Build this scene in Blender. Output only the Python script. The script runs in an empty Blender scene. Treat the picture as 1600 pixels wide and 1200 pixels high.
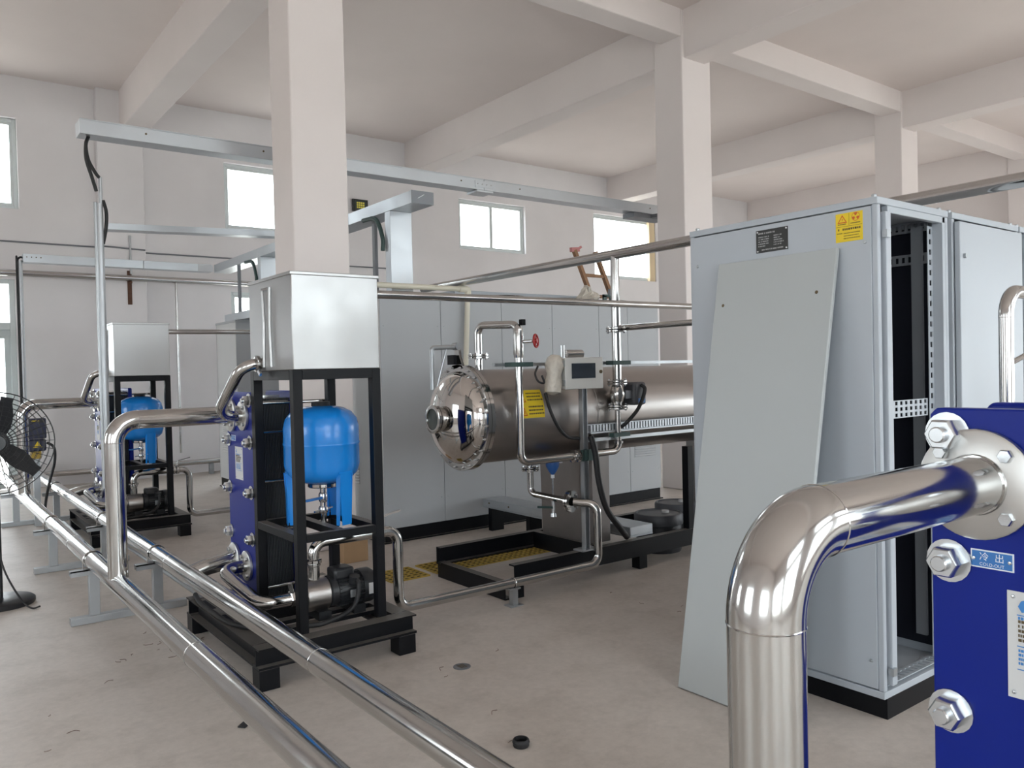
import bpy, math, random
from mathutils import Vector as V, Matrix
random.seed(7)
S = bpy.context.scene
COL = S.collection

# ---------------------------------------------------------------- camera, sky, exposure
cam = bpy.data.cameras.new('camera'); co = bpy.data.objects.new('camera', cam); COL.objects.link(co)
cam.sensor_width = 36.0; cam.lens = 1260.2 / 1600 * 36.0; cam.clip_start = 0.05; cam.clip_end = 200
yaw, pit, rol = math.radians(37.128), math.radians(-0.9955), math.radians(-1.3288)
fw = V((math.sin(yaw) * math.cos(pit), math.cos(yaw) * math.cos(pit), math.sin(pit)))
rt = V((math.cos(yaw), -math.sin(yaw), 0)); up = rt.cross(fw)
r2 = rt * math.cos(rol) + up * math.sin(rol); u2 = -rt * math.sin(rol) + up * math.cos(rol)
m = Matrix((r2, u2, -fw)).transposed().to_4x4(); m.translation = V((0, 0, 1.5))
co.matrix_world = m
S.camera = co
w = bpy.data.worlds.new('sky'); S.world = w; w.use_nodes = True
bg = w.node_tree.nodes['Background']; bg.inputs[0].default_value = (0.91, 0.96, 1.0, 1); bg.inputs[1].default_value = 5.0
S.view_settings.view_transform = 'Standard'; S.view_settings.look = 'None'
S.view_settings.exposure = 0.78; S.view_settings.gamma = 1.0; S.view_settings.use_curve_mapping = False

# windows (also the sky portals that guide light sampling): wall, u0, u1, z0, z1
ROOM = dict(x0=-4.5, x1=18.2, y0=-5.5, y1=13.1, zc=5.74)
BACK_WIN = [(0.0, 1.38, 3.9, 5.16), (4.22, 5.8, 3.87, 4.94), (8.72, 10.36, 3.88, 4.86), (12.28, 14.25, 3.5, 4.92), (4.28, 5.9, 0.95, 2.87)]
BACK_DOOR = (-0.35, 1.30, 0.0, 2.92)
FRONT_WIN = [(-4.0, -1.0, 0.6, 3.3), (-0.4, 2.6, 0.6, 3.3), (4.9, 7.9, 0.6, 3.3), (9.0, 12.0, 0.6, 3.3), (13.4, 16.4, 0.6, 3.3),
             (-0.4, 2.6, 3.8, 5.1), (4.9, 7.9, 3.8, 5.1), (9.0, 12.0, 3.8, 5.1)]
LEFT_WIN = [(-3.6, -1.0, 0.9, 3.1), (1.4, 3.6, 0.9, 3.1), (7.2, 9.4, 0.9, 3.1)]
ADDED_RIGHT_WIN = [(-4.0, -0.5, 0.6, 3.2), (1.0, 4.4, 0.6, 3.2), (8.0, 11.4, 0.6, 3.2)]  # unseen windows, added in the right wall to let in more light
def portal(loc, rot, sx, sy):
    l = bpy.data.lights.new('sky_portal', 'AREA'); l.shape = 'RECTANGLE'; l.size = sx; l.size_y = sy
    l.cycles.is_portal = True
    o = bpy.data.objects.new('sky_portal', l); COL.objects.link(o); o.location = loc; o.rotation_euler = rot
H = math.pi / 2
for a, b, c, d in BACK_WIN + [BACK_DOOR]: portal(((a + b) / 2, ROOM['y1'] + .26, (c + d) / 2), (-H, 0, 0), b - a, d - c)
for a, b, c, d in FRONT_WIN: portal(((a + b) / 2, ROOM['y0'] - .26, (c + d) / 2), (H, 0, 0), b - a, d - c)
for a, b, c, d in LEFT_WIN: portal((ROOM['x0'] - .26, (a + b) / 2, (c + d) / 2), (H, 0, -H), b - a, d - c)
for a, b, c, d in ADDED_RIGHT_WIN: portal((ROOM['x1'] + .26, (a + b) / 2, (c + d) / 2), (H, 0, H), b - a, d - c)

# ---------------------------------------------------------------- materials
MT = {}
def mat(name, col, rough=.5, metal=0, noise=0, nscale=8, bump=0, bscale=60, rvar=0, coat=0, stretch=None, spec=None):
    m = bpy.data.materials.new(name); m.use_nodes = True; nt = m.node_tree; b = nt.nodes['Principled BSDF']
    b.inputs['Base Color'].default_value = (*col, 1); b.inputs['Roughness'].default_value = rough; b.inputs['Metallic'].default_value = metal
    if coat: b.inputs['Coat Weight'].default_value = coat; b.inputs['Coat Roughness'].default_value = .1
    if spec is not None: b.inputs['Specular IOR Level'].default_value = spec
    if noise or bump or rvar:
        tc = nt.nodes.new('ShaderNodeTexCoord'); mp = nt.nodes.new('ShaderNodeMapping'); nt.links.new(tc.outputs['Object'], mp.inputs[0])
        if stretch: mp.inputs['Scale'].default_value = stretch
        n = nt.nodes.new('ShaderNodeTexNoise'); n.inputs['Scale'].default_value = nscale; n.inputs['Detail'].default_value = 6
        nt.links.new(mp.outputs[0], n.inputs['Vector'])
        if noise:
            mx = nt.nodes.new('ShaderNodeMix'); mx.data_type = 'RGBA'
            mx.inputs[6].default_value = (*[c * (1 - noise) for c in col], 1); mx.inputs[7].default_value = (*[min(1, c * (1 + noise)) for c in col], 1)
            nt.links.new(n.outputs['Fac'], mx.inputs[0]); nt.links.new(mx.outputs[2], b.inputs['Base Color'])
        if rvar:
            mr = nt.nodes.new('ShaderNodeMapRange'); mr.inputs[1].default_value = .3; mr.inputs[2].default_value = .7
            mr.inputs[3].default_value = max(.02, rough - rvar); mr.inputs[4].default_value = rough + rvar
            nt.links.new(n.outputs['Fac'], mr.inputs[0]); nt.links.new(mr.outputs[0], b.inputs['Roughness'])
        if bump:
            n2 = nt.nodes.new('ShaderNodeTexNoise'); n2.inputs['Scale'].default_value = bscale; n2.inputs['Detail'].default_value = 4
            nt.links.new(mp.outputs[0], n2.inputs['Vector'])
            bp = nt.nodes.new('ShaderNodeBump'); bp.inputs['Strength'].default_value = bump; bp.inputs['Distance'].default_value = .01
            nt.links.new(n2.outputs['Fac'], bp.inputs['Height']); nt.links.new(bp.outputs[0], b.inputs['Normal'])
    MT[name] = m
    return m
mat('plaster', (.82, .76, .745), .9, noise=.05, nscale=1.3, bump=.12, bscale=9)
mat('plaster_ceiling', (.81, .735, .71), .9, noise=.05, nscale=1.1, bump=.12, bscale=9)
mat('plaster_dirty', (.80, .775, .785), .9, noise=.06, nscale=1.6, bump=.12, bscale=9)
mat('steel', (.53, .525, .515), .13, 1, noise=.06, nscale=5, rvar=.05)
mat('steel_polished', (.64, .62, .60), .07, 1, noise=.04, nscale=4)
mat('steel_sheet', (.43, .43, .43), .38, 1, noise=.08, nscale=2.2, rvar=.10)
mat('steel_satin', (.62, .615, .60), .38, 1, noise=.04, nscale=9)
mat('steel_saddle', (.24, .225, .22), .42, 1, noise=.08, nscale=12)
mat('steel_brushed', (.42, .395, .38), .33, 1, noise=.08, nscale=30, stretch=(.05, 1, 1), rvar=.05)
mat('zinc', (.45, .47, .49), .40, .85, noise=.12, nscale=14, rvar=.08)
mat('tray', (.52, .55, .58), .36, .75, noise=.06, nscale=5, rvar=.06)
mat('bolt', (.62, .64, .66), .27, 1, noise=.1, nscale=40)
mat('black', (.004, .0045, .0065), .42, 0, noise=.2, nscale=12, spec=.22)
mat('black_rubber', (.016, .016, .018), .55)
mat('gasket', (.022, .024, .027), .5, noise=.3, nscale=60)
mat('motor_black', (.02, .021, .024), .35)
mat('blue_paint', (.004, .016, .21), .36, noise=.05, nscale=4, spec=.2)
mat('blue_tank', (.010, .23, .70), .25, coat=.3)
mat('cabinet', (.445, .48, .525), .42, noise=.02, nscale=2)
mat('cabinet_panel', (.435, .46, .465), .40, noise=.02, nscale=2)
mat('enclosure', (.42, .435, .455), .42, noise=.03, nscale=2)
mat('enclosure_lit', (.60, .60, .60), .5, noise=.03, nscale=2)  # lighter copy of the enclosure colour: the brighter-lit end panels are painted in
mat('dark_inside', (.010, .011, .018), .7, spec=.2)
mat('rail_grey', (.20, .21, .23), .45, .3)
mat('pvc', (.70, .66, .55), .45)
mat('yellow', (.80, .58, .02), .5)
mat('yellow_frp', (.46, .31, .05), .6, noise=.2, nscale=9)
mat('red', (.42, .02, .02), .4)
mat('red_print', (.62, .12, .02), .6)
mat('ink', (.10, .07, .03), .7)
mat('white_print', (.75, .78, .82), .5)
mat('blue_print', (.05, .22, .55), .5)
mat('label_blue', (.03, .16, .45), .4)
mat('paper', (.62, .62, .62), .6)
mat('plate_black', (.03, .03, .03), .35, .3)
mat('plate_text', (.35, .35, .35), .4, .5)
mat('box_white', (.66, .66, .64), .4)
mat('screen', (.02, .03, .045), .12, coat=.5)
mat('plastic_film', (.62, .57, .50), .25, noise=.2, nscale=25, bump=.8, bscale=40)
mat('drum_grey', (.075, .078, .088), .45)
mat('drum_dark', (.02, .021, .026), .5)
mat('card', (.42, .27, .15), .8, noise=.1, nscale=10)
mat('wood', (.28, .15, .08), .7, noise=.3, nscale=20)
mat('pink', (.48, .19, .19), .6)
mat('green_dark', (.04, .08, .075), .5)
mat('transmitter', (.03, .12, .38), .35)
mat('inverter_blue', (.018, .022, .06), .45)
mat('window_frame', (.62, .66, .66), .45)
mat('window_wood', (.72, .58, .38), .6)
mat('rust', (.12, .06, .04), .9, noise=.3, nscale=30)
mat('ground_out', (.6, .56, .5), .9, noise=.1, nscale=1)
mat('led', (.85, .75, .12), .5)
mat('seal', (.05, .06, .07), .6)
mat('glass_dark', (.05, .065, .06), .15, spec=.6)
# black painted steel with a film of dust on its upward faces
_m = MT['black']; _nt = _m.node_tree; _b = _nt.nodes['Principled BSDF']; _g = _nt.nodes.new('ShaderNodeNewGeometry'); _s = _nt.nodes.new('ShaderNodeSeparateXYZ')
_r = _nt.nodes.new('ShaderNodeMapRange'); _r.inputs[1].default_value = .7; _r.inputs[2].default_value = 1.0; _r.inputs[4].default_value = .85
_x = _nt.nodes.new('ShaderNodeMix'); _x.data_type = 'RGBA'; _x.inputs[7].default_value = (.15, .137, .125, 1)
_src = _b.inputs['Base Color'].links[0].from_socket
_nt.links.new(_g.outputs['Normal'], _s.inputs[0]); _nt.links.new(_s.outputs['Z'], _r.inputs[0]); _nt.links.new(_r.outputs[0], _x.inputs[0]); _nt.links.new(_src, _x.inputs[6]); _nt.links.new(_x.outputs[2], _b.inputs['Base Color'])
# window glass: mostly see-through with a faint reflection
g = bpy.data.materials.new('pane_glass'); g.use_nodes = True; nt = g.node_tree; nt.nodes.clear()
o_ = nt.nodes.new('ShaderNodeOutputMaterial'); mx = nt.nodes.new('ShaderNodeMixShader'); tr = nt.nodes.new('ShaderNodeBsdfTransparent'); gl = nt.nodes.new('ShaderNodeBsdfGlossy')
gl.inputs['Roughness'].default_value = .02; tr.inputs[0].default_value = (.95, .97, .97, 1); mx.inputs[0].default_value = .06
nt.links.new(tr.outputs[0], mx.inputs[1]); nt.links.new(gl.outputs[0], mx.inputs[2]); nt.links.new(mx.outputs[0], o_.inputs[0]); MT['pane_glass'] = g
# poured concrete floor with dust, stains and scuffs
f = bpy.data.materials.new('concrete'); f.use_nodes = True; nt = f.node_tree; b = nt.nodes['Principled BSDF']
tc = nt.nodes.new('ShaderNodeTexCoord')
def nz(sc, det, rgh=.6):
    n = nt.nodes.new('ShaderNodeTexNoise'); n.inputs['Scale'].default_value = sc; n.inputs['Detail'].default_value = det; n.inputs['Roughness'].default_value = rgh
    nt.links.new(tc.outputs['Object'], n.inputs['Vector']); return n
def ramp(src, stops):
    r = nt.nodes.new('ShaderNodeValToRGB'); e = r.color_ramp.elements
    e[0].position, e[0].color = stops[0][0], (*stops[0][1], 1); e[1].position, e[1].color = stops[1][0], (*stops[1][1], 1)
    for p, c in stops[2:]:
        k = e.new(p); k.color = (*c, 1)
    nt.links.new(src, r.inputs[0]); return r
n1 = nz(.55, 8); n2 = nz(4.5, 9, .7); n3 = nz(26, 6, .7)
ra = ramp(n1.outputs['Fac'], [(.3, (.50, .445, .40)), (.7, (.62, .56, .515))])
rb = ramp(n2.outputs['Fac'], [(.28, (.62, .6, .58)), (.52, (1, 1, 1))])
rc = ramp(n3.outputs['Fac'], [(.3, (.88, .88, .88)), (.7, (1.06, 1.06, 1.06))])
m1 = nt.nodes.new('ShaderNodeMix'); m1.data_type = 'RGBA'; m1.blend_type = 'MULTIPLY'; m1.inputs[0].default_value = .45
m2 = nt.nodes.new('ShaderNodeMix'); m2.data_type = 'RGBA'; m2.blend_type = 'MULTIPLY'; m2.inputs[0].default_value = .8
nt.links.new(ra.outputs[0], m1.inputs[6]); nt.links.new(rb.outputs[0], m1.inputs[7]); nt.links.new(m1.outputs[2], m2.inputs[6]); nt.links.new(rc.outputs[0], m2.inputs[7])
nt.links.new(m2.outputs[2], b.inputs['Base Color']); b.inputs['Roughness'].default_value = .48
bp = nt.nodes.new('ShaderNodeBump'); bp.inputs['Strength'].default_value = .15; bp.inputs['Distance'].default_value = .004
nt.links.new(n3.outputs['Fac'], bp.inputs['Height']); nt.links.new(bp.outputs[0], b.inputs['Normal']); MT['concrete'] = f

# ---------------------------------------------------------------- mesh builder
def tag(o, label=None, cat=None, group=None, kind=None):
    if label: o['label'] = label
    if cat: o['category'] = cat
    if group: o['group'] = group
    if kind: o['kind'] = kind
    return o
ROOT = {}
def T(name, label, cat, loc, group=None):
    o = bpy.data.objects.new(name, None); o.empty_display_size = .1; COL.objects.link(o); o.location = loc
    ROOT[o] = V(loc)
    return tag(o, label, cat, group)
class MB:
    def __init__(s): s.v = []; s.f = []
    def add(s, vs, fs):
        n = len(s.v); s.v += [V(a) for a in vs]; s.f += [tuple(i + n for i in q) for q in fs]; return s
    def box(s, x0, x1, y0, y1, z0, z1):
        return s.add([(x0, y0, z0), (x1, y0, z0), (x1, y1, z0), (x0, y1, z0), (x0, y0, z1), (x1, y0, z1), (x1, y1, z1), (x0, y1, z1)],
                     [(3, 2, 1, 0), (4, 5, 6, 7), (0, 1, 5, 4), (1, 2, 6, 5), (2, 3, 7, 6), (3, 0, 4, 7)])
    def bar(s, p, q, wd, ht, upv=(0, 0, 1)):
        p = V(p); q = V(q); d = (q - p).normalized(); u = V(upv); sd = d.cross(u)
        if sd.length < 1e-4: sd = d.cross(V((1, 0, 0)))
        sd.normalize(); u = sd.cross(d); sd *= wd / 2; u = u * ht / 2
        vs = [a + i * sd + j * u for a in (p, q) for i, j in ((-1, -1), (1, -1), (1, 1), (-1, 1))]
        return s.add(vs, [(0, 1, 2, 3), (7, 6, 5, 4), (0, 4, 5, 1), (1, 5, 6, 2), (2, 6, 7, 3), (3, 7, 4, 0)])
    def frame(s, d):
        d = V(d).normalized(); a = V((0, 0, 1)) if abs(d.z) < .9 else V((1, 0, 0))
        x = d.cross(a).normalized(); return x, d.cross(x)
    def lathe(s, prof, org, ax, n=24):
        org = V(org); d = V(ax).normalized(); x, y = s.frame(d); vs = []; fs = []
        for r, h in prof:
            for i in range(n):
                t = 2 * math.pi * i / n; vs.append(org + d * h + (x * math.cos(t) + y * math.sin(t)) * r)
        k = len(prof)
        for j in range(k - 1):
            for i in range(n):
                i2 = (i + 1) % n; fs.append((j * n + i, j * n + i2, (j + 1) * n + i2, (j + 1) * n + i))
        if prof[0][0] > 1e-5: fs.append(tuple(range(n - 1, -1, -1)))
        if prof[-1][0] > 1e-5: fs.append(tuple((k - 1) * n + i for i in range(n)))
        return s.add(vs, fs)
    def cyl(s, p, q, r, r1=None, n=16):
        p = V(p); q = V(q); return s.lathe([(r, 0), (r if r1 is None else r1, (q - p).length)], p, q - p, n)
    def ring(s, org, ax, ro, ri, t, n=24):
        return s.lathe([(ri, 0), (ro, 0), (ro, t), (ri, t), (ri, 0)], org, ax, n) if ri > 0 else s.lathe([(ro, 0), (ro, t)], org, ax, n)
    def tube(s, pts, r, br=0, n=16, seg=7, cap=True):
        pts = [V(p) for p in pts]; path = [pts[0]]
        for i in range(1, len(pts) - 1):
            a, b, c = pts[i - 1], pts[i], pts[i + 1]; d1 = (b - a).normalized(); d2 = (c - b).normalized(); ang = d1.angle(d2)
            if br <= 0 or ang < .02: path.append(b); continue
            t = br * math.tan(ang / 2); t = min(t, (b - a).length * .49 if i > 1 else (b - a).length * .98, (c - b).length * .49 if i < len(pts) - 2 else (c - b).length * .98)
            rr = t / math.tan(ang / 2); nrm = (d2 - d1 * d1.dot(d2)).normalized(); cen = b - d1 * t + nrm * rr
            for k in range(seg + 1):
                th = ang * k / seg; path.append(cen - nrm * rr * math.cos(th) + d1 * rr * math.sin(th))
        path.append(pts[-1]); path = [p for i, p in enumerate(path) if i == 0 or (p - path[i - 1]).length > 1e-5]
        return s.sweep(path, r, n, cap)
    def sweep(s, path, r, n=12, cap=True):
        vs = []; fs = []; d0 = (path[1] - path[0]).normalized(); x, y = s.frame(d0); k = len(path)
        for i, p in enumerate(path):
            d = ((path[i + 1] - p).normalized() if i < k - 1 else V((0, 0, 0))) + ((p - path[i - 1]).normalized() if i else V((0, 0, 0)))
            d.normalize(); x = (x - d * x.dot(d)).normalized(); y = d.cross(x)
            for j in range(n):
                t = 2 * math.pi * j / n; vs.append(p + (x * math.cos(t) + y * math.sin(t)) * r)
        for i in range(k - 1):
            for j in range(n):
                j2 = (j + 1) % n; fs.append((i * n + j, i * n + j2, (i + 1) * n + j2, (i + 1) * n + j))
        if cap: fs.append(tuple(range(n - 1, -1, -1))); fs.append(tuple((k - 1) * n + j for j in range(n)))
        return s.add(vs, fs)
    def curve(s, pts, r, n=8, seg=8):
        P = [V(p) for p in pts]; P = [2 * P[0] - P[1]] + P + [2 * P[-1] - P[-2]]; path = []
        for i in range(1, len(P) - 2):
            for k in range(seg):
                t = k / seg; a, b, c, d = P[i - 1:i + 3]
                path.append(.5 * (2 * b + (c - a) * t + (2 * a - 5 * b + 4 * c - d) * t * t + (3 * b - a - 3 * c + d) * t ** 3))
        path.append(P[-2]); return s.sweep(path, r, n)
    def torus(s, c, ax, R, r, n=24, k=8, a0=0, a1=2 * math.pi):
        c = V(c); x, y = s.frame(ax); full = abs(a1 - a0 - 2 * math.pi) < 1e-4; q = n if full else n + 1
        path = [c + (x * math.cos(a0 + (a1 - a0) * i / n) + y * math.sin(a0 + (a1 - a0) * i / n)) * R for i in range(q)]
        if not full: return s.sweep(path, r, k)
        d = V(ax).normalized(); vs = []; fs = []
        for p in path:
            e = (p - c).normalized()
            for j in range(k):
                t = 2 * math.pi * j / k; vs.append(p + (e * math.cos(t) + d * math.sin(t)) * r)
        for i in range(n):
            for j in range(k):
                fs.append((i * k + j, ((i + 1) % n) * k + j, ((i + 1) % n) * k + (j + 1) % k, i * k + (j + 1) % k))
        return s.add(vs, fs)
    def prism(s, poly, org, u, v, h):
        org = V(org); u = V(u); v = V(v); wv = u.cross(v).normalized() * h; n = len(poly)
        a = [org + u * p[0] + v * p[1] for p in poly]
        return s.add(a + [p + wv for p in a], [tuple(range(n - 1, -1, -1)), tuple(range(n, 2 * n))] + [(i, (i + 1) % n, n + (i + 1) % n, n + i) for i in range(n)])
    def build(s, name, m, parent=None, bev=0, flat=False):
        me = bpy.data.meshes.new(name)
        r = parent
        while r is not None and r.parent is not None: r = r.parent
        if r is not None: off = ROOT[r]
        else:
            xs = [p.x for p in s.v]; ys = [p.y for p in s.v]; off = V(((min(xs) + max(xs)) / 2, (min(ys) + max(ys)) / 2, min(p.z for p in s.v)))
        me.from_pydata([tuple(p - off) for p in s.v], [], s.f); me.materials.append(MT[m])
        if not flat:
            me.polygons.foreach_set('use_smooth', [True] * len(me.polygons)); me.set_sharp_from_angle(angle=math.radians(38))
        me.validate(); me.update()
        o = bpy.data.objects.new(name, me); COL.objects.link(o)
        if parent is None: o.location = off; ROOT[o] = off
        else: o.parent = parent
        if bev:
            b = o.modifiers.new('bevel', 'BEVEL'); b.width = bev; b.segments = 2; b.limit_method = 'ANGLE'
        return o
def B(*a): return MB().box(*a)
def struct(name, mb, m, bev=0, label=None, cat=None):
    o = mb.build(name, m, bev=bev); o['kind'] = 'structure'; return tag(o, label, cat)
def copy_tree(root, d, label=None, parent=None, skip=()):
    c = root.copy(); COL.objects.link(c)
    if parent is None:
        c.location = V(root.location) + V(d); ROOT[c] = V(c.location)
        if label: c['label'] = label
    else: c.parent = parent
    for ch in list(root.children):
        if ch.name.split('.')[0] in skip: continue
        copy_tree(ch, d, None, c)
    return c
def share(o, d, parent=None):
    c = o.copy(); COL.objects.link(c); c.location = V(o.location) + V(d)
    if parent is not None: c.parent = parent
    elif o.parent is None: ROOT[c] = V(c.location)
    return c
def text(body, size, org, u, v, m, parent, name='lettering', depth=.0004):
    cu = bpy.data.curves.new('txt', 'FONT'); cu.body = body; cu.size = size; cu.align_x = 'CENTER'; cu.align_y = 'CENTER'; cu.resolution_u = 3
    tmp = bpy.data.objects.new('txt', cu); COL.objects.link(tmp); dg = bpy.context.evaluated_depsgraph_get()
    me = bpy.data.meshes.new_from_object(tmp.evaluated_get(dg)); bpy.data.objects.remove(tmp)
    u = V(u); v = V(v); n = u.cross(v).normalized()
    r = parent
    while r.parent is not None: r = r.parent
    for p in me.vertices: p.co = V(org) + u * p.co.x + v * p.co.y + n * depth - ROOT[r]
    me.materials.clear(); me.materials.append(MT[m]); me.name = name
    o = bpy.data.objects.new(name, me); COL.objects.link(o); o.parent = parent; return o
def textlines(mb, org, u, v, n, wd, rows, ht, gap, rnd, ragged=True):
    """rows of small illegible print: runs of little marks"""
    u = V(u); v = V(v); n = V(n)
    for r in range(rows):
        x = 0; lim = wd * (rnd.uniform(.55, 1) if ragged else 1)
        while x < lim:
            l = rnd.uniform(.4, 1.1) * ht; a = V(org) + u * x - v * (r * gap)
            mb.prism([(0, 0), (l, 0), (l, ht), (0, ht)], a, u, v, .0006); x += l + ht * rnd.choice((.25, .25, .8))

# ---------------------------------------------------------------- the building
def wall(name, axis, c0, c1, u0, u1, z0, z1, holes, m='plaster'):
    us = sorted({u0, u1} | {h[0] for h in holes} | {h[1] for h in holes}); zs = sorted({z0, z1} | {h[2] for h in holes} | {h[3] for h in holes})
    mb = MB()
    for i in range(len(us) - 1):
        j = 0
        while j < len(zs) - 1:
            def inside(k): return any(h[0] <= us[i] and us[i + 1] <= h[1] and h[2] <= zs[k] and zs[k + 1] <= h[3] for h in holes)
            if inside(j): j += 1; continue
            k = j
            while k + 1 < len(zs) - 1 and not inside(k + 1): k += 1
            if axis == 'y': mb.box(us[i], us[i + 1], c0, c1, zs[j], zs[k + 1])
            else: mb.box(c0, c1, us[i], us[i + 1], zs[j], zs[k + 1])
            j = k + 1
    return struct(name, mb, m)
R_ = ROOM
struct('floor', B(R_['x0'] - .24, R_['x1'] + .24, R_['y0'] - .24, R_['y1'] + .24, -.2, 0), 'concrete')
struct('ground_outside', B(-60, 80, -60, 80, -.5, -.21), 'ground_out')
struct('ceiling', B(R_['x0'] - .24, R_['x1'] + .24, R_['y0'] - .24, R_['y1'] + .24, R_['zc'], R_['zc'] + .2), 'plaster_ceiling')
wall('wall_back', 'y', R_['y1'], R_['y1'] + .24, R_['x0'], R_['x1'], 0, R_['zc'], BACK_WIN + [BACK_DOOR], 'plaster_dirty')
wall('wall_front', 'y', R_['y0'] - .24, R_['y0'], R_['x0'], R_['x1'], 0, R_['zc'], FRONT_WIN)
wall('wall_left', 'x', R_['x0'] - .24, R_['x0'], R_['y0'], R_['y1'], 0, R_['zc'], LEFT_WIN)
wall('wall_right', 'x', R_['x1'], R_['x1'] + .24, R_['y0'], R_['y1'], 0, R_['zc'], ADDED_RIGHT_WIN)
# columns and beams
CX = [(2.63, 3.13), (7.5, 8.02), (12.66, 13.18), (17.72, 18.2)]
for x0, x1 in CX: struct('column', B(x0, x1, 6.42, 6.86, 0, R_['zc']), 'plaster', .012)
for x0, x1 in CX: struct('ceiling_beam', B(x0 + .04, x1 - .1, R_['y0'], R_['y1'], 5.17, R_['zc'] + .02), 'plaster', .012)
XE = [R_['x0']] + [v for p in CX for v in p]
for i in range(0, 7, 2): struct('ceiling_beam', B(XE[i], XE[i + 1], 6.42, 6.74, 5.42, R_['zc'] + .02), 'plaster', .012)
for x0, x1 in ((2.36, 2.98),): struct('trim_1', B(x0, x1, 12.95, 13.1, 0, R_['zc']), 'plaster_dirty', .01)
# windows
def window(n, axis, c, u0, u1, z0, z1, sashes=2, frame='window_frame', rail=None, wood=False):
    t = T('window_%d' % n, None, None, ((u0 + u1) / 2, c, z0) if axis == 'y' else (c, (u0 + u1) / 2, z0)); t['kind'] = 'structure'
    def bx(a, b, z_0, z_1, th=.06):
        return B(a, b, c - th / 2, c + th / 2, z_0, z_1) if axis == 'y' else B(c - th / 2, c + th / 2, a, b, z_0, z_1)
    fr = MB()
    for q in (bx(u0, u0 + .05, z0, z1), bx(u1 - .05, u1, z0, z1), bx(u0 + .05, u1 - .05, z0, z0 + .05), bx(u0 + .05, u1 - .05, z1 - .05, z1)): fr.add(q.v, q.f)
    fr.build('window_frame', frame, t, .006)
    w_ = (u1 - u0 - .1) / sashes; zz = [z0 + .05] + ([rail] if rail else []) + [z1 - .05]
    for i in range(sashes):
        for j in range(len(zz) - 1):
            a = u0 + .05 + w_ * i; b_ = a + w_; lo, hi = zz[j], zz[j + 1]
            sm = MB(); e = .035
            for q in (bx(a, a + e, lo, hi, .04), bx(b_ - e, b_, lo, hi, .04), bx(a + e, b_ - e, lo, lo + e, .04), bx(a + e, b_ - e, hi - e, hi, .04)): sm.add(q.v, q.f)
            so = sm.build('sash', frame, t); bx(a + e, b_ - e, lo + e, hi - e, .006).build('pane', 'pane_glass', so)
    return t
k = 1
for a, b_, c_, d_ in BACK_WIN:
    tw = window(k, 'y', R_['y1'] + .10, a, b_, c_, d_, 1 if k in (2, 4) else 2, rail=1.9 if c_ < 2 else None); k += 1
B(14.02, 14.2, R_['y1'] - .02, R_['y1'] + .06, 3.5, 4.92).build('jamb_board', 'window_wood', bpy.data.objects['window_4'])
for a, b_, c_, d_ in FRONT_WIN: window(k, 'y', R_['y0'] - .10, a, b_, c_, d_, 2 if d_ - c_ < 1.5 else 3); k += 1
for a, b_, c_, d_ in LEFT_WIN: window(k, 'x', R_['x0'] - .10, a, b_, c_, d_, 3); k += 1
for a, b_, c_, d_ in ADDED_RIGHT_WIN: window(k, 'x', R_['x1'] + .10, a, b_, c_, d_, 3); k += 1
# glazed back door with a transom light, one leaf ajar
d = T('door_1', None, None, (.47, 13.2, 0)); d['kind'] = 'structure'
fr = MB(); yb = R_['y1'] + .05
for q in ((-.35, -.28, 0, 2.92), (1.23, 1.30, 0, 2.92), (-.28, 1.23, 2.86, 2.92), (-.28, 1.23, 2.22, 2.32)): fr.box(q[0], q[1], yb, yb + .12, q[2], q[3])
fr.build('door_frame', 'window_frame', d, .006)
B(-.28, 1.23, yb + .05, yb + .056, 2.32, 2.86).build('transom_pane', 'pane_glass', d)
for x0, x1, yy in ((-.28, .36, yb + .04), (.98, 1.23, yb + .04)):
    lf = MB()
    for q in ((x0, x0 + .07, .02, 2.22), (x1 - .07, x1, .02, 2.22), (x0 + .07, x1 - .07, .02, .14), (x0 + .07, x1 - .07, 2.1, 2.22), (x0 + .07, x1 - .07, .95, 1.03)): lf.box(q[0], q[1], yy, yy + .05, q[2], q[3])
    lo = lf.build('door_leaf', 'window_frame', d); B(x0 + .07, x1 - .07, yy + .02, yy + .026, .14, 2.1).build('pane', 'pane_glass', lo)
lf = MB()
for q in ((12.40, 12.47, .02, 2.22), (13.08, 13.15, .02, 2.22), (12.47, 13.08, .02, .14), (12.47, 13.08, 2.1, 2.22), (12.47, 13.08, .95, 1.03)): lf.box(.93, .98, q[0], q[1], q[2], q[3])
lo = lf.build('door_leaf', 'window_frame', d); B(.95, .956, 12.47, 13.08, .14, 2.1).build('pane', 'pane_glass', lo)
MB().bar((.91, 12.46, 1.0), (.91, 12.46, 1.16), .02, .03, (1, 0, 0)).build('door_handle', 'zinc', lo)

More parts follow.
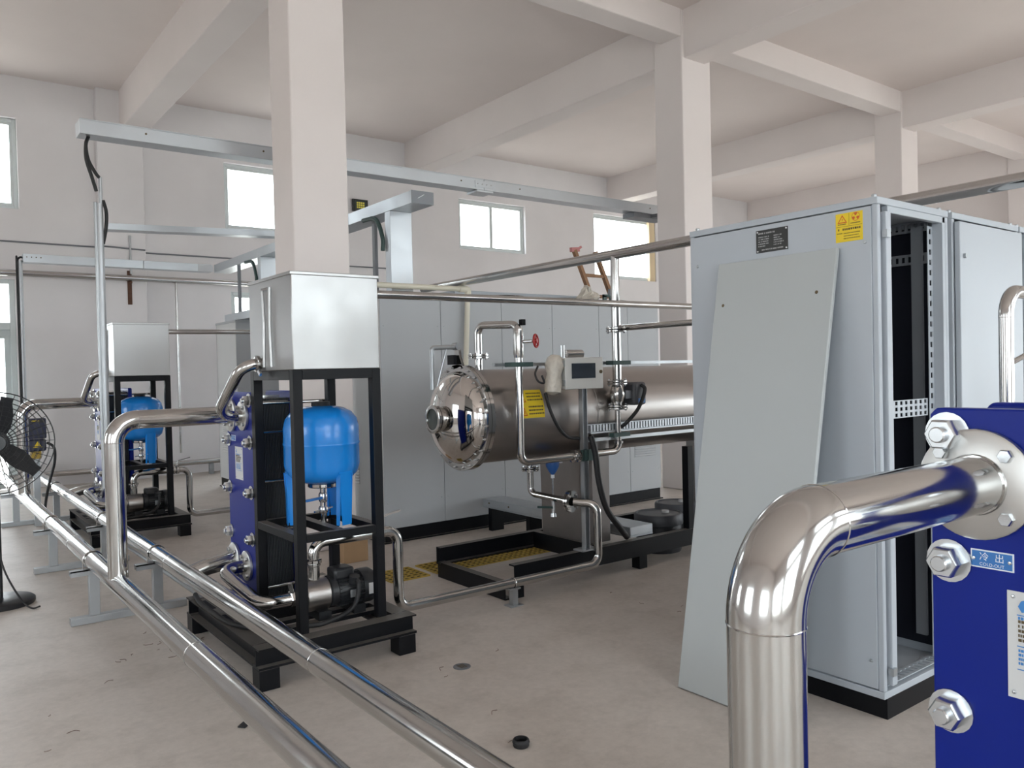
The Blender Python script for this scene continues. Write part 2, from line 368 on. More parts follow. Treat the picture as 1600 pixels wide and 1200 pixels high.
# ---------------------------------------------------------------- pump unit (built for the middle unit, copied for the far and near ones)
PITCH, NEAR = 4.2, 4.155   # spacing of the far and near units
def hexbolt(mb, c, ax, r, t, washer=0, stud=0):
    c = V(c); a = V(ax).normalized()
    if washer: mb.lathe([(washer, 0), (washer, r * .25), (r, r * .25)], c, a, 20); c = c + a * r * .25
    mb.lathe([(r, 0), (r, t * .85), (r * .88, t)], c, a, 6)
    if stud: mb.lathe([(r * .5, t), (r * .5, t + stud * .8), (r * .42, t + stud)], c, a, 14)
def flange(parent, c, ax, ro, t, bolts=4, rb=None, br=.009, mt='steel', a0=math.pi / 4, nut=True):
    """flange disc with its bolts as separate parts"""
    a = V(ax).normalized(); c = V(c); mb = MB(); mb.lathe([(ro - .004, 0), (ro, .003), (ro, t - .003), (ro - .004, t)], c, a, 36)
    fo = mb.build('flange', 'steel_satin' if ro > .08 else mt, parent); x, y = mb.frame(a); rb = rb or ro * .8
    for i in range(bolts):
        th = a0 + 2 * math.pi * i / bolts; p = c + (x * math.cos(th) + y * math.sin(th)) * rb
        q = MB(); hexbolt(q, p + a * t, a, br, br * 1.1); 
        if nut: hexbolt(q, p, -a, br, br * 1.1); q.cyl(p - a * br, p + a * (t + br), br * .5, n=8)
        q.build('bolt', 'bolt', fo if parent.parent is None else parent)
    return fo
def clampring(parent, c, ax, r, mt='steel'):
    a = V(ax).normalized(); MB().lathe([(r, -.012), (r + .012, -.008), (r + .012, .008), (r, .012)], V(c), a, 24).build('clamp_ring', mt, parent)

def skid(lbl):
    t = T('pump_skid', lbl, 'steel frame', (1.73, 4.37, 0), 'pump skids')
    for x, y in ((1.31, 3.76), (2.06, 3.76), (1.31, 4.87), (2.06, 4.87)): B(x, x + .1, y, y + .1, 0, .1).build('foot', 'black', t, .003)
    def ibeam(p0, p1, ax):
        mb = MB(); (a, b_), c, wd = p0, p1, .09
        def bx(lo, hi, z0, z1): 
            if ax == 'x': mb.box(a, b_, c + lo, c + hi, z0, z1)
            else: mb.box(c + lo, c + hi, a, b_, z0, z1)
        bx(-wd / 2, wd / 2, .1, .112); bx(-.004, .004, .112, .192); bx(-wd / 2, wd / 2, .192, .2)
        return mb
    for c in (3.81, 4.93): ibeam((1.31, 2.17), c, 'x').build('base_beam', 'black', t)
    for c in (1.355, 2.12): ibeam((3.86, 4.88), c, 'y').build('base_beam', 'black', t)
    # slotted cable channel along the left rail
    mb = MB().box(1.41, 1.5, 3.87, 4.88, .17, .2); mb.build('cable_channel', 'black', t)
    for y0, y1 in ((4.62, 4.82), (4.32, 4.46), (4.22, 4.26)): B(1.345, 1.375, y0, y1, .2, .2015).build('channel_slot', 'dark_inside', t)
    for c in (4.02, 4.16): B(1.4, 2.075, c - .03, c + .03, .18, .2).build('pump_rail', 'black', t)
    for x in (1.555, 1.785): B(x, x + .045, 4.46, 4.885, .18, .2).build('exchanger_rail', 'black', t)
    B(1.4, 2.075, 4.45, 4.47, .12, .18).build('exchanger_rail', 'black', t)
    P = .05; x0, x1, y0, y1 = 1.55, 2.036, 3.848, 4.458
    for x in (x0, x1 - P):
        for y in (y0, y1 - P): B(x, x + P, y, y + P, .2, 1.525).build('post', 'black', t, .003)
    zt = 1.525 - P
    for y in (y0, y1 - P): B(x0 + P, x1 - P, y, y + P, zt, 1.525).build('top_rail', 'black', t, .002)
    for x in (x0, x1 - P): B(x, x + P, y0 + P, y1 - P, zt, 1.525).build('top_rail', 'black', t, .002)
    zm = .655
    for y in (y0, y1 - P): B(x0 + P, x1 - P, y, y + .04, zm, zm + .04).build('middle_rail', 'black', t, .002)
    for x in (x0, x1 - P): B(x, x + P, y0 + P, y1 - P, zm, zm + .04).build('middle_rail', 'black', t, .002)
    B(1.77, 1.82, y0 + P, y1 - P, zm, zm + .04).build('middle_rail', 'black', t, .002)
    return t
U1 = {}
U1['skid'] = skid('black welded steel skid and frame carrying the nearer, white-lit steel box')

def box_tank(lbl):
    x0, x1, y0, y1, z0, z1 = 1.553, 2.034, 3.85, 4.456, 1.525, 2.012
    t = T('water_tank', lbl, 'water tank', (1.79, 4.15, 1.525), 'stainless water boxes')
    mb = MB(); n = 10
    # front and left sheets slightly bulged as thin steel is
    B(x0, x1, y0, y1, z0, z1).build('tank_body', 'steel_sheet', t, .005)
    mb = MB(); e = .006
    mb.box(x0 - e, x1 + e, y0 - e, y1 + e, z1 - .012, z1 + .006); mb.build('lid_rim', 'steel_sheet', t, .003)
    lv = MB(); yt = 4.18   # level tube pressed against the left side
    for dy in (-.055, .055): lv.tube([(x0 - .004, yt + dy, z0 + .02), (x0 - .004, yt + dy * .75, (z0 + z1) / 2), (x0 - .004, yt + dy, z1 - .05)], .008, .3, 8)
    lv.build('level_pipe', 'steel_sheet', t)
    B(x0 - .014, x0, yt - .05, yt + .05, z1 - .062, z1 - .05).build('level_cap', 'steel', t)
    return t
U1['tank'] = box_tank('bright stainless steel water box on the nearer black frame')

def bladder_tank(lbl):
    c = V((1.825, 4.15, 0)); t = T('pressure_tank', lbl, 'pressure tank', (c.x, c.y, .695), 'blue pressure tanks')
    r = .203; pr = [(0.03, .905), (.1, .912), (.16, .935), (.19, .965), (r, 1.01), (r, 1.118), (r + .003, 1.122), (r + .003, 1.13), (r, 1.134), (r, 1.215), (.192, 1.26), (.165, 1.295), (.12, 1.318), (.07, 1.328), (0, 1.33)]
    MB().lathe(pr, (c.x, c.y, 0), (0, 0, 1), 40).build('tank_shell', 'blue_tank', t)
    MB().lathe([(.05, 1.322), (.05, 1.35), (.045, 1.353), (0, 1.353)], (c.x, c.y, 0), (0, 0, 1), 20).build('top_cap', 'black', t)
    for a in (20, 140, 260):
        q = math.radians(a + 25); d = V((math.cos(q), math.sin(q), 0)); s_ = V((-d.y, d.x, 0)); mb = MB()
        a0 = c + d * .172; 
        for sg in (-1, 1): mb.prism([(-.005, .97), (.03, .97), (.012, .695), (-.012, .695)], a0 + s_ * sg * .04, d, V((0, 0, 1)), .004)
        mb.prism([(-.045, .98), (.045, .98), (.03, .695), (-.03, .695)], a0 + d * .018, s_, V((0, 0, 1)), .004)
        mb.build('leg', 'blue_tank', t)
    MB().lathe([(.075, .885), (.08, .89), (.08, .905), (.07, .91)], (c.x, c.y, 0), (0, 0, 1), 24).build('bottom_flange', 'steel', t)
    st = MB().tube([(c.x, c.y, .885), (c.x, c.y, .62)], .016, n=12).build('drop_pipe', 'steel', t)
    v = MB(); v.lathe([(.018, 0), (.024, .01), (.024, .045), (.018, .055)], (c.x, c.y, .8), (0, 0, 1), 12); v.lathe([(.02, 0), (.026, .01), (.026, .03), (.02, .04)], (c.x, c.y, .74), (0, 0, 1), 12); v.build('valve_body', 'bolt', t)
    MB().bar((c.x - .02, c.y - .03, .83), (c.x - .12, c.y - .05, .825), .018, .012).build('valve_handle', 'label_blue', t)
    MB().bar((c.x - .06, c.y - .02, .755), (c.x + .06, c.y + .02, .765), .012, .008).build('wing_lever', 'bolt', t)
    return t
U1['bladder'] = bladder_tank('glossy blue pressure tank on three legs inside the nearer black frame')

HX_X, PF, PN, ZU, ZL = 1.555, 4.812, 4.60, 1.274, .415   # plate face, far and near port Y, upper and lower port Z
def exchanger(lbl):
    t = T('plate_heat_exchanger', lbl, 'heat exchanger', (1.8, 4.73, .0), 'blue plate heat exchangers')
    x0, ya, yb_ = HX_X, 4.465, 4.897
    pr = [(ya + .0, .0), (yb_, .0), (yb_, 1.398), (yb_ - .012, 1.41), (ya + .012, 1.41), (ya, 1.398)]
    fp = MB().prism([(p[0], p[1] if p[1] > .1 else .2) for p in pr], (x0, 0, 0), V((0, 1, 0)), V((0, 0, 1)), .035).build('front_plate', 'blue_paint', t, .003)
    MB().prism([(p[0], p[1] if p[1] > .1 else .2) for p in pr], (x0 + .235, 0, 0), V((0, 1, 0)), V((0, 0, 1)), .035).build('back_plate', 'blue_paint', t, .008)
    n = 20
    for i in range(n):   # corrugated plates in the pack
        xx = x0 + .042 + i * (.19 / n); o = .004 * (i % 2)
        if i == 0: p0 = B(xx, xx + .0065, 4.5 + o, 4.865 - o, .23, 1.37).build('plate', 'gasket', t)
        else: c = share(p0, (i * .19 / n, 0, 0), t)
    for z in (.3, .62, .9, 1.18, 1.345):   # tie bars along the pack
        MB().cyl((x0 + .03, 4.484, z), (x0 + .47, 4.484, z), .011, n=10).build('tie_bar', 'steel', t)
    MB().bar((x0 + .03, 4.68, 1.375), (x0 + .235, 4.68, 1.375), .04, .02).build('carrying_bar', 'steel', t)
    for y in (yb_ - .034, ya + .034):
        for z in (1.363, 1.126, .843, .58):
            q = MB(); hexbolt(q, (x0, y, z), (-1, 0, 0), .03, .03, washer=.04, stud=.012); q.build('tie_nut', 'bolt', t)
    for y in (PF, PN):
        for z in (ZU, ZL): flange(t, (x0, y, z), (-1, 0, 0), .1 if y == PF else .085, .018, 4, .078 if y == PF else .066, .0125, a0=math.radians(45), nut=False)
    # name tag under the far upper port
    T_label(t, x0, 4.79, 1.138)
    yd, z0, z1 = 4.766, .9, 1.09      # far edge, bottom and top of the data plate
    pl = B(x0 - .002, x0, yd - .13, yd, z0, z1).build('data_plate', 'paper', t, .0008)
    rn = random.Random(3); mb = MB(); uu, vv, nn = V((0, -1, 0)), V((0, 0, 1)), V((-1, 0, 0))
    textlines(mb, (x0 - .0024, yd - .018, 1.035), uu, vv, nn, .1, 5, .005, .0082, rn); mb.build('print', 'ink', pl)
    mb = MB()
    for z in (1.048, .993, .952): mb.prism([(0, 0), (.1, 0), (.1, .0016), (0, .0016)], V((x0 - .0024, yd - .016, z)), uu, vv, .0006)
    mb.prism([(.0, .01), (.006, .0), (.013, .002), (.015, .010), (.010, .014), (.014, .024), (.005, .02), (.002, .014)], V((x0 - .0024, yd - .018, 1.054)), uu, vv, .0006)
    textlines(mb, (x0 - .0024, yd - .018, 1.041), uu, vv, nn, .06, 1, .005, .01, rn)
    textlines(mb, (x0 - .0024, yd - .018, .984), uu, vv, nn, .1, 4, .0045, .0075, rn); mb.build('print', 'blue_print', pl)
    for y, z in ((yd - .01, z1 - .01), (yd - .01, z0 + .01), (yd - .12, z1 - .01), (yd - .12, z0 + .01)): MB().lathe([(.004, 0), (.003, .002), (0, .0025)], (x0 - .002, y, z), (-1, 0, 0), 10).build('rivet', 'bolt', pl)
    return t
def T_label(t, x0, yc, zc):
    pl = B(x0 - .0015, x0, yc - .036, yc + .036, zc - .0165, zc + .0165).build('port_tag', 'white_print', t)
    B(x0 - .0022, x0 - .0015, yc - .0335, yc + .0335, zc - .014, zc + .014).build('tag_field', 'label_blue', pl)
    u_, v_ = V((0, -1, 0)), V((0, 0, 1))
    text('冷  出', .0165, (x0 - .0022, yc, zc + .0035), u_, v_, 'white_print', pl)
    text('COLD-OUT', .008, (x0 - .0022, yc, zc - .0095), u_, v_, 'white_print', pl)
    for y in (yc - .03, yc + .03): MB().lathe([(.0035, 0), (.003, .002), (0, .0025)], (x0 - .0022, y, zc), (-1, 0, 0), 10).build('rivet', 'bolt', pl)
    return pl
U1['hx'] = exchanger('dark blue plate heat exchanger beside the nearer black frame')

PX1, PZ1, PX2, PZ2, PR = .915, .385, 1.285, .365, .0515
def riser(lbl):
    t = T('riser_pipe', lbl, 'steel pipe', (PX1, PF, PZ1), 'main riser pipes')
    br = .122
    MB().tube([(PX1, PF, PZ1 + .03), (PX1, PF, ZU - br)], PR, 0, 32).build('vertical_pipe', 'steel', t)
    MB().tube([(PX1, PF, ZU - br), (PX1, PF, ZU), (PX1 + br, PF, ZU)], PR + .0005, br, 32, 18).build('elbow', 'steel', t)
    MB().tube([(PX1 + br, PF, ZU), (HX_X - .018, PF, ZU)], PR, 0, 32).build('horizontal_pipe', 'steel', t)
    for p, a in (((PX1, PF, ZU - br), (0, 0, 1)), ((PX1 + br, PF, ZU), (1, 0, 0)), ((HX_X - .0195, PF, ZU), (1, 0, 0))):
        MB().torus(p, a, PR, .0016 if p[0] < 1.4 else .004, 32, 6).build('weld_bead', 'steel', t)
    return t
U1['riser'] = riser('tall steel riser bending into the heat exchanger of the nearer frame')
def slant(lbl):
    t = T('slanted_pipe', lbl, 'steel pipe', (1.38, 4.5, 1.28), 'slanted tank pipes'); r = .026
    MB().tube([(HX_X - .018, PN, ZU), (1.4, PN, ZU), (1.452, 4.3, 1.56), (1.56, 4.3, 1.565)], .03, .09, 20).build('pipe', 'steel', t)
    clampring(t, (1.535, 4.3, 1.565), (1, 0, 0), .032)
    q = MB(); q.bar((1.53, 4.27, 1.53), (1.53, 4.24, 1.505), .012, .02); q.build('wing_nut', 'bolt', t)
    return t
U1['slant'] = slant('short slanted steel pipe from heat exchanger up to the nearer water box')

def pump(lbl):
    yc, zc = 4.09, .322; t = T('booster_pump', lbl, 'pump', (1.88, yc, .2), 'booster pumps')
    MB().lathe([(.055, 1.655), (.055, 1.668), (.082, 1.67), (.086, 1.68), (.086, 1.795), (.08, 1.8)], (0, yc, zc), (1, 0, 0), 32).build('pump_body', 'steel_brushed', t)
    MB().lathe([(.07, 1.8), (.08, 1.81), (.08, 1.845), (.075, 1.85)], (0, yc, zc), (1, 0, 0), 28).build('coupling_ring', 'motor_black', t)
    MB().lathe([(.078, 1.85), (.078, 2.0)], (0, yc, zc), (1, 0, 0), 28).build('motor_body', 'motor_black', t)
    fin0 = None
    for i in range(26):
        a = 2 * math.pi * i / 26
        c_, s_ = math.cos(a), math.sin(a)
        MB().bar((1.855, yc + c_ * .083, zc + s_ * .083), (1.995, yc + c_ * .083, zc + s_ * .083), .004, .014, (0, c_, s_)).build('cooling_fin', 'motor_black', t)
    MB().lathe([(.092, 1.99), (.095, 2.0), (.095, 2.05), (.085, 2.068), (0, 2.07)], (0, yc, zc), (1, 0, 0), 32).build('fan_cover', 'motor_black', t)
    B(1.83, 1.95, yc - .05, yc + .06, zc + .06, zc + .125).build('terminal_box', 'motor_black', t, .015)
    B(2.01, 2.04, yc - .0965, yc - .0945, zc - .03, zc + .03).build('rating_label', 'paper', t)
    B(1.9, 1.95, yc - .094, yc - .092, zc - .03, zc + .01).build('rating_plate', 'zinc', t)
    for x in (1.72, 1.92): B(x, x + .07, yc - .09, yc + .09, .2, .245).build('pump_foot', 'motor_black', t)
    MB().curve([(1.93, yc - .07, zc + .06), (1.935, yc - .12, zc + .05), (1.92, yc - .13, zc - .03), (1.86, yc - .15, .24), (1.72, yc - .17, .212), (1.62, yc - .16, .212)], .0125, 10).build('power_cable', 'black_rubber', t)
    MB().lathe([(.03, 0), (.03, .04)], (1.93, yc - .075, zc + .045), (0, -.3, 1), 8).build('cable_gland', 'motor_black', t)
    MB().lathe([(.03, zc + .07), (.03, zc + .15), (.036, zc + .155), (.036, zc + .165)], (1.735, yc, 0), (0, 0, 1), 20).build('outlet_neck', 'steel', t)
    return t
U1['pump'] = pump('small horizontal pump with black finned motor on the nearer skid')
def suction(lbl):
    t = T('suction_pipe', lbl, 'steel pipe', (1.45, 4.3, .32), 'pump suction pipes')
    MB().tube([(HX_X - .018, PN, ZL), (1.40, PN, ZL), (1.44, 4.09, .322), (1.60, 4.09, .322)], .034, .085, 22, 9).build('pipe', 'steel', t)
    MB().lathe([(.036, 0), (.043, .006), (.043, .02), (.036, .026), (.036, .035), (.046, .04), (.046, .06)], (1.595, 4.09, .322), (1, 0, 0), 6).build('union_nut', 'steel', t)
    q = MB(); q.bar((1.6, 4.06, .36), (1.575, 4.03, .42), .02, .008); q.build('wing_nut', 'bolt', t)
    return t
U1['suction'] = suction('bent steel suction pipe leading to the pump of the nearer skid')
def discharge(lbl, long=True):
    yc = 4.09; t = T('discharge_pipe', lbl, 'steel pipe', (2.0, yc, .14), 'pump discharge pipes')
    MB().tube([(1.735, yc, .487), (1.735, yc, .60), (2.0, yc, .60), (2.13, yc, .60)], .03, .07, 20, 9).build('upper_pipe', 'steel', t)
    clampring(t, (1.735, yc, .5), (0, 0, 1), .031); clampring(t, (2.1, yc, .6), (1, 0, 0), .031)
    v = MB(); v.lathe([(.032, 0), (.042, .008), (.042, .03), (.032, .038)], (2.115, yc, .6), (1, 0, 0), 20); v.build('valve_body', 'steel', t)
    q = MB(); q.bar((2.135, yc, .64), (2.15, yc, .69), .012, .014); q.bar((2.145, yc - .01, .69), (2.25, yc - .03, .715), .03, .006); q.build('valve_lever', 'steel', t)
    pts = [(2.13, yc, .6), (2.245, yc, .6), (2.245, yc, .145)]
    pts += [(3.81, yc, .145), (3.81, yc, .565), (3.715, 4.225, .57)] if long else [(2.9, yc, .145)]
    MB().tube(pts, .03, .075, 20, 9).build('lower_pipe', 'steel', t)
    return t
U1['discharge'] = discharge('long steel discharge pipe crossing the floor to the ozone vessel')
def return_pipe(lbl):
    t = T('return_pipe', lbl, 'steel pipe', (1.4, PF, ZL), 'return pipes')
    MB().tube([(PX2 - .005, PF, PZ2), (PX2 + .1, PF, ZL - .02), (HX_X - .018, PF, ZL)], .048, .15, 28).build('pipe', 'steel', t)
    return t
U1['return'] = return_pipe('short steel stub from the nearer exchanger to the floor pipe')
def tank_pipe(lbl, xe):
    t = T('overflow_pipe', lbl, 'steel pipe', (2.1, 4.2, 1.95), 'overflow pipes')
    MB().tube([(2.03, 4.2, 1.955), (xe, 4.2, 1.967)], .0245, 0, 18).build('pipe', 'steel', t)
    clampring(t, (2.05, 4.2, 1.955), (1, 0, 0), .025)
    return t
tank_pipe('long level steel pipe running from the nearer water box to the cabinets', 5.6)
q = tank_pipe('level steel pipe running from the far water box', 3.4); q.location = V(q.location) + V((0, PITCH, 0)); ROOT[q] = V(q.location)
for k_, lb in (('skid', 'black welded steel skid and frame carrying the far, smaller-looking steel box'), ('tank', 'dull stainless steel water box on the far black frame'),
               ('bladder', 'blue pressure tank inside the far black frame behind the riser'), ('hx', 'blue plate heat exchanger of the far frame near the back wall'),
               ('riser', 'steel riser pipe behind the standing fan cage'), ('slant', 'short slanted steel pipe beside the far water box'),
               ('pump', 'small black motor pump on the far skid'), ('suction', 'bent steel suction pipe of the far skid'), ('return', 'short steel stub from the far exchanger to floor pipe')):
    copy_tree(U1[k_], (0, PITCH, 0), lb)
q = discharge('steel discharge pipe with lever valve beside the far skid', False)
q.location = V(q.location) + V((0, PITCH, 0)); ROOT[q] = V(q.location)
copy_tree(U1['hx'], (0, -NEAR, 0), 'large dark blue heat exchanger plate at the right edge, in the foreground')
copy_tree(U1['riser'], (0, -NEAR, 0), 'thick polished steel pipe elbow in the right foreground')
copy_tree(U1['skid'], (0, -NEAR, 0), 'black steel skid under the foreground blue exchanger', skip=('post', 'top_rail', 'middle_rail'))

# ---------------------------------------------------------------- long floor pipes and their stands
def mainpipe(x, z, lbl, joints):
    t = T('floor_pipe', lbl, 'steel pipe', (x, 6, z - PR), 'long floor pipes')
    ys = [.3] + joints + [12.9]
    for a, b_ in zip(ys[:-1], ys[1:]): MB().tube([(x, a, z), (x, b_, z)], PR, 0, 32).build('pipe_length', 'steel', t)
    for a in joints: MB().torus((x, a, z), (0, 1, 0), PR, .0016, 32, 6).build('weld_bead', 'steel', t)
    return t
mainpipe(PX1, PZ1, 'long thick floor pipe on the left, with the tall riser', [3.35, 6.2, 9.4])
mainpipe(PX2, PZ2, 'long thick floor pipe on the right, nearer the black skids', [3.0, 5.2, 7.4, 10.2])
for i, (y, lb) in enumerate(((1.6, 'zinc pipe stand below the right foreground elbow'), (5.55, 'zinc pipe stand nearest the tall riser, with long foot on floor'), (7.24, 'second zinc pipe stand from the tall riser'), (9.8, 'zinc pipe stand behind the standing fan'))):
    t = T('pipe_stand', lb, 'pipe stand', (1.1, y, 0), 'pipe stands')
    B(.78, 1.46, y - .03, y + .03, 0, .045).build('foot_beam', 'zinc', t, .003)
    for x, z in ((PX1, PZ1), (PX2, PZ2)):
        B(x - .03 + (.0), x + .03, y - .022, y + .022, .045, z - PR - .035).build('post', 'zinc', t, .002)
        mb = MB(); mb.box(x - .13, x + .1, y - .03, y + .03, z - PR - .008, z - PR); mb.box(x - .13, x + .1, y - .03, y - .025, z - PR - .035, z - PR); mb.box(x - .13, x + .1, y + .025, y + .03, z - PR - .035, z - PR); mb.build('saddle', 'zinc', t)
        ub = MB(); path = [V((x + (PR + .004) * math.cos(a), y, z + (PR + .004) * math.sin(a))) for a in [math.pi * j / 14 for j in range(15)]]
        ub.sweep([V((x + PR + .004, y, z - PR - .03))] + path + [V((x - PR - .004, y, z - PR - .03))], .004, 8); ub.build('u_bolt', 'steel', t)
cp = T('conduit_pipe', 'thin grey conduit lying between the two thick floor pipes', 'conduit', (1.36, 6, .2))
MB().tube([(1.375, 4.9, .205), (1.36, 7.9, .19)], .012, 0, 10).build('conduit', 'zinc', cp)
MB().tube([(1.18, 6.05, .12), (1.1, 8.0, .26)], .014, 0, 10).build('loose_conduit', 'zinc', T('loose_conduit', 'loose thin pipe resting aslant between the floor pipes', 'conduit', (1.15, 7, .1)))
o = MB().curve([(1.35, 4.93, .216), (1.325, 4.75, .213), (1.322, 4.5, .213), (1.335, 4.25, .213), (1.40, 4.08, .216), (1.52, 4.02, .213)], .014, 10).build('power_cable', 'black_rubber')
tag(o, 'black cable lying along the left rail of the nearer skid', 'cable')

# ---------------------------------------------------------------- the horizontal ozone vessel on its skid
VY, VZ, VR = 4.62, 1.182, .325
t = T('pressure_vessel', 'long horizontal steel vessel with polished domed end and sight port', 'pressure vessel', (4.7, VY, .2))
MB().lathe([(VR, 3.09), (VR, 4.03), (VR + .004, 4.032), (VR + .004, 4.042), (VR, 4.044), (VR, 6.3), (.29, 6.36), (0, 6.42)], (0, VY, VZ), (1, 0, 0), 72).build('shell', 'steel_brushed', t)
MB().lathe([(.30, 3.03), (.362, 3.03), (.362, 3.055), (.30, 3.055)], (0, VY, VZ), (1, 0, 0), 72).build('shell_flange', 'steel', t)
MB().lathe([(VR, 3.055), (.362, 3.058), (.362, 3.085), (VR, 3.09)], (0, VY, VZ), (1, 0, 0), 72).build('counter_flange', 'steel', t)
dm = MB().lathe([(0, 2.885)] + [(.315 * math.sin(a), 3.03 - .145 * math.cos(a) ** 1.0) for a in [math.pi / 2 * j / 16 for j in range(1, 16)]] + [(.318, 3.03)], (0, VY, VZ), (1, 0, 0), 72).build('domed_end', 'steel_polished', t)
MB().lathe([(.078, 2.92), (.078, 2.868), (.09, 2.866), (.09, 2.85), (.083, 2.848), (.083, 2.843), (.095, 2.841), (.095, 2.822), (.091, 2.82), (.072, 2.82), (.07, 2.835)], (0, VY, VZ), (1, 0, 0), 40).build('port_ring', 'steel', dm)
MB().lathe([(.071, 2.832), (.071, 2.84)], (0, VY, VZ), (1, 0, 0), 32).build('sight_glass', 'glass_dark', dm)
for i in range(24):
    a = 2 * math.pi * (i + .5) / 24; q = MB(); c = V((3.03, VY + .343 * math.cos(a), VZ + .343 * math.sin(a))); hexbolt(q, c, (-1, 0, 0), .009, .01, stud=.012); hexbolt(q, c + V((.058, 0, 0)), (1, 0, 0), .009, .012)
    q.build('flange_bolt', 'bolt', t)
# hinge lug and davit arm that swings the domed end
dv = MB(); dv.prism([(-.07, 1.52), (.07, 1.52), (.03, 1.60), (.022, 1.66), (-.022, 1.66), (-.03, 1.60)], (3.03, VY, 0), V((0, 1, 0)), V((0, 0, 1)), .02); dv.build('hinge_lug', 'steel', t)
dv = MB().tube([(3.02, VY, 1.665), (2.83, VY, 1.66), (2.83, VY, 1.38)], .016, .02, 12).build('davit_arm', 'zinc', t)
MB().tube([(2.95, VY, 1.66), (2.865, VY, 1.40)], .008, 0, 8).build('davit_brace', 'zinc', t)
B(2.985, 3.01, VY - .03, VY + .05, 1.545, 1.61).build('hinge_block', 'black', t)
MB().cyl((3.03, VY - .03, 1.67), (3.03, VY + .03, 1.67), .026, n=16).build('hinge_pin', 'zinc', t)
# pedestals
for x, nm in ((3.98, 'saddle'), (5.7, 'saddle')):
    q = MB(); ar = [(VY + (VR + .001) * math.cos(a), VZ + (VR + .001) * math.sin(a)) for a in [math.radians(202 + 136 * j / 18) for j in range(19)]]
    q.prism([(VY - .30, .222), (VY + .28, .222)] + ar[::-1], (x, 0, 0), V((0, 1, 0)), V((0, 0, 1)), .17); q.build(nm, 'steel_saddle', t)
def curved_sign(parent, x0, x1, a0, a1):
    n = 10; vs = []; fs = []
    for i in range(n + 1):
        a = math.radians(a0 + (a1 - a0) * i / n)
        for x in (x0, x1): vs.append((x, VY - (VR + .0015) * math.cos(a), VZ + (VR + .0015) * math.sin(a)))
    for i in range(n): fs.append((2 * i, 2 * i + 1, 2 * i + 3, 2 * i + 2))
    o = MB().add(vs, fs).build('warning_sign', 'yellow', parent)
    def pt(u, v):
        a = math.radians(a0 + (a1 - a0) * v); return V((x0 + (x1 - x0) * u, VY - (VR + .0025) * math.cos(a), VZ + (VR + .0025) * math.sin(a)))
    q = MB(); rn = random.Random(5)
    for v0 in (.12, .24, .36, .6, .72, .84):
        u = .36
        while u < .92:
            l = rn.uniform(.03, .08); q.add([pt(u, v0), pt(u + l, v0), pt(u + l, v0 + .05), pt(u, v0 + .05)], [(0, 1, 2, 3)]); u += l + .015
    q.build('print', 'ink', o)
    q = MB()
    for v0 in (.08, .55):
        o3 = [(.06, v0), (.3, v0), (.18, v0 + .3)]; i3 = [(.1, v0 + .035), (.26, v0 + .035), (.18, v0 + .235)]
        for j in range(3):
            j2 = (j + 1) % 3; q.add([pt(*o3[j]), pt(*o3[j2]), pt(*i3[j2]), pt(*i3[j])], [(0, 1, 2, 3)])
        q.add([pt(.165, v0 + .06), pt(.195, v0 + .06), pt(.2, v0 + .17), pt(.16, v0 + .17)], [(0, 1, 2, 3)])
    q.build('warning_triangles', 'red_print', o)
curved_sign(t, 3.315, 3.53, -2, 33)
# slotted cable channel and strut on the near side of the vessel
sy = 4.245
q = MB(); q.box(3.92, 6.2, sy + .045, sy + .05, 1.035, 1.095); q.build('channel_back', 'tray', t)
for i in range(76): 
    if i == 0: s0 = B(3.925, 3.943, sy + .018, sy + .045, 1.045, 1.09).build('channel_finger', 'tray', t)
    else: share(s0, (i * .03, 0, 0), t)
B(3.92, 6.2, sy + .012, sy + .05, 1.03, 1.04).build('channel_floor', 'tray', t)
MB().bar((3.9, sy + .03, .985), (6.2, sy + .03, .985), .03, .025).build('lower_strut', 'zinc', t)
B(4.1, 4.27, sy - .035, sy + .012, .995, 1.025).build('strut_clamp', 'green_dark', t)

sk = T('vessel_skid', 'low black steel beam skid under the horizontal vessel', 'steel frame', (4.7, 4.6, 0))
def cbeam(a, b_, c, z0, z1, ax, dr):
    mb = MB(); 
    def bx(lo, hi, y0, y1):
        lo, hi = (lo, hi) if dr > 0 else (-hi, -lo)
        if ax == 'x': mb.box(a, b_, c + lo, c + hi, y0, y1)
        else: mb.box(c + lo, c + hi, a, b_, y0, y1)
    bx(0, .007, z0 + .01, z1 - .01); bx(0, .06, z0, z0 + .01); bx(0, .06, z1 - .01, z1); return mb
cbeam(3.165, 6.5, 4.2, .095, .22, 'x', 1).build('near_rail', 'black', sk); cbeam(3.085, 6.5, 5.04, .095, .22, 'x', -1).build('far_rail', 'black', sk)
cbeam(4.3, 4.98, 3.95, .095, .22, 'y', 1).build('cross_beam', 'black', sk); cbeam(4.27, 4.98, 5.7, .095, .22, 'y', 1).build('cross_beam', 'black', sk)
cbeam(4.21, 5.03, 3.09, .0, .11, 'y', 1).build('end_beam', 'black', sk)
for x, y in ((4.33, 4.2), (6.3, 4.2), (4.33, 4.96), (6.3, 4.96)): B(x, x + .08, y, y + .08, 0, .095).build('foot', 'black', sk)
B(3.165, 3.24, 4.2, 4.27, 0, .095).build('foot', 'black', sk)
B(4.9, 4.96, 4.21, 4.27, .22, .868).build('side_post', 'black', sk); B(4.72, 4.75, 4.99, 5.02, .22, 1.0).build('side_post', 'rail_grey', sk)
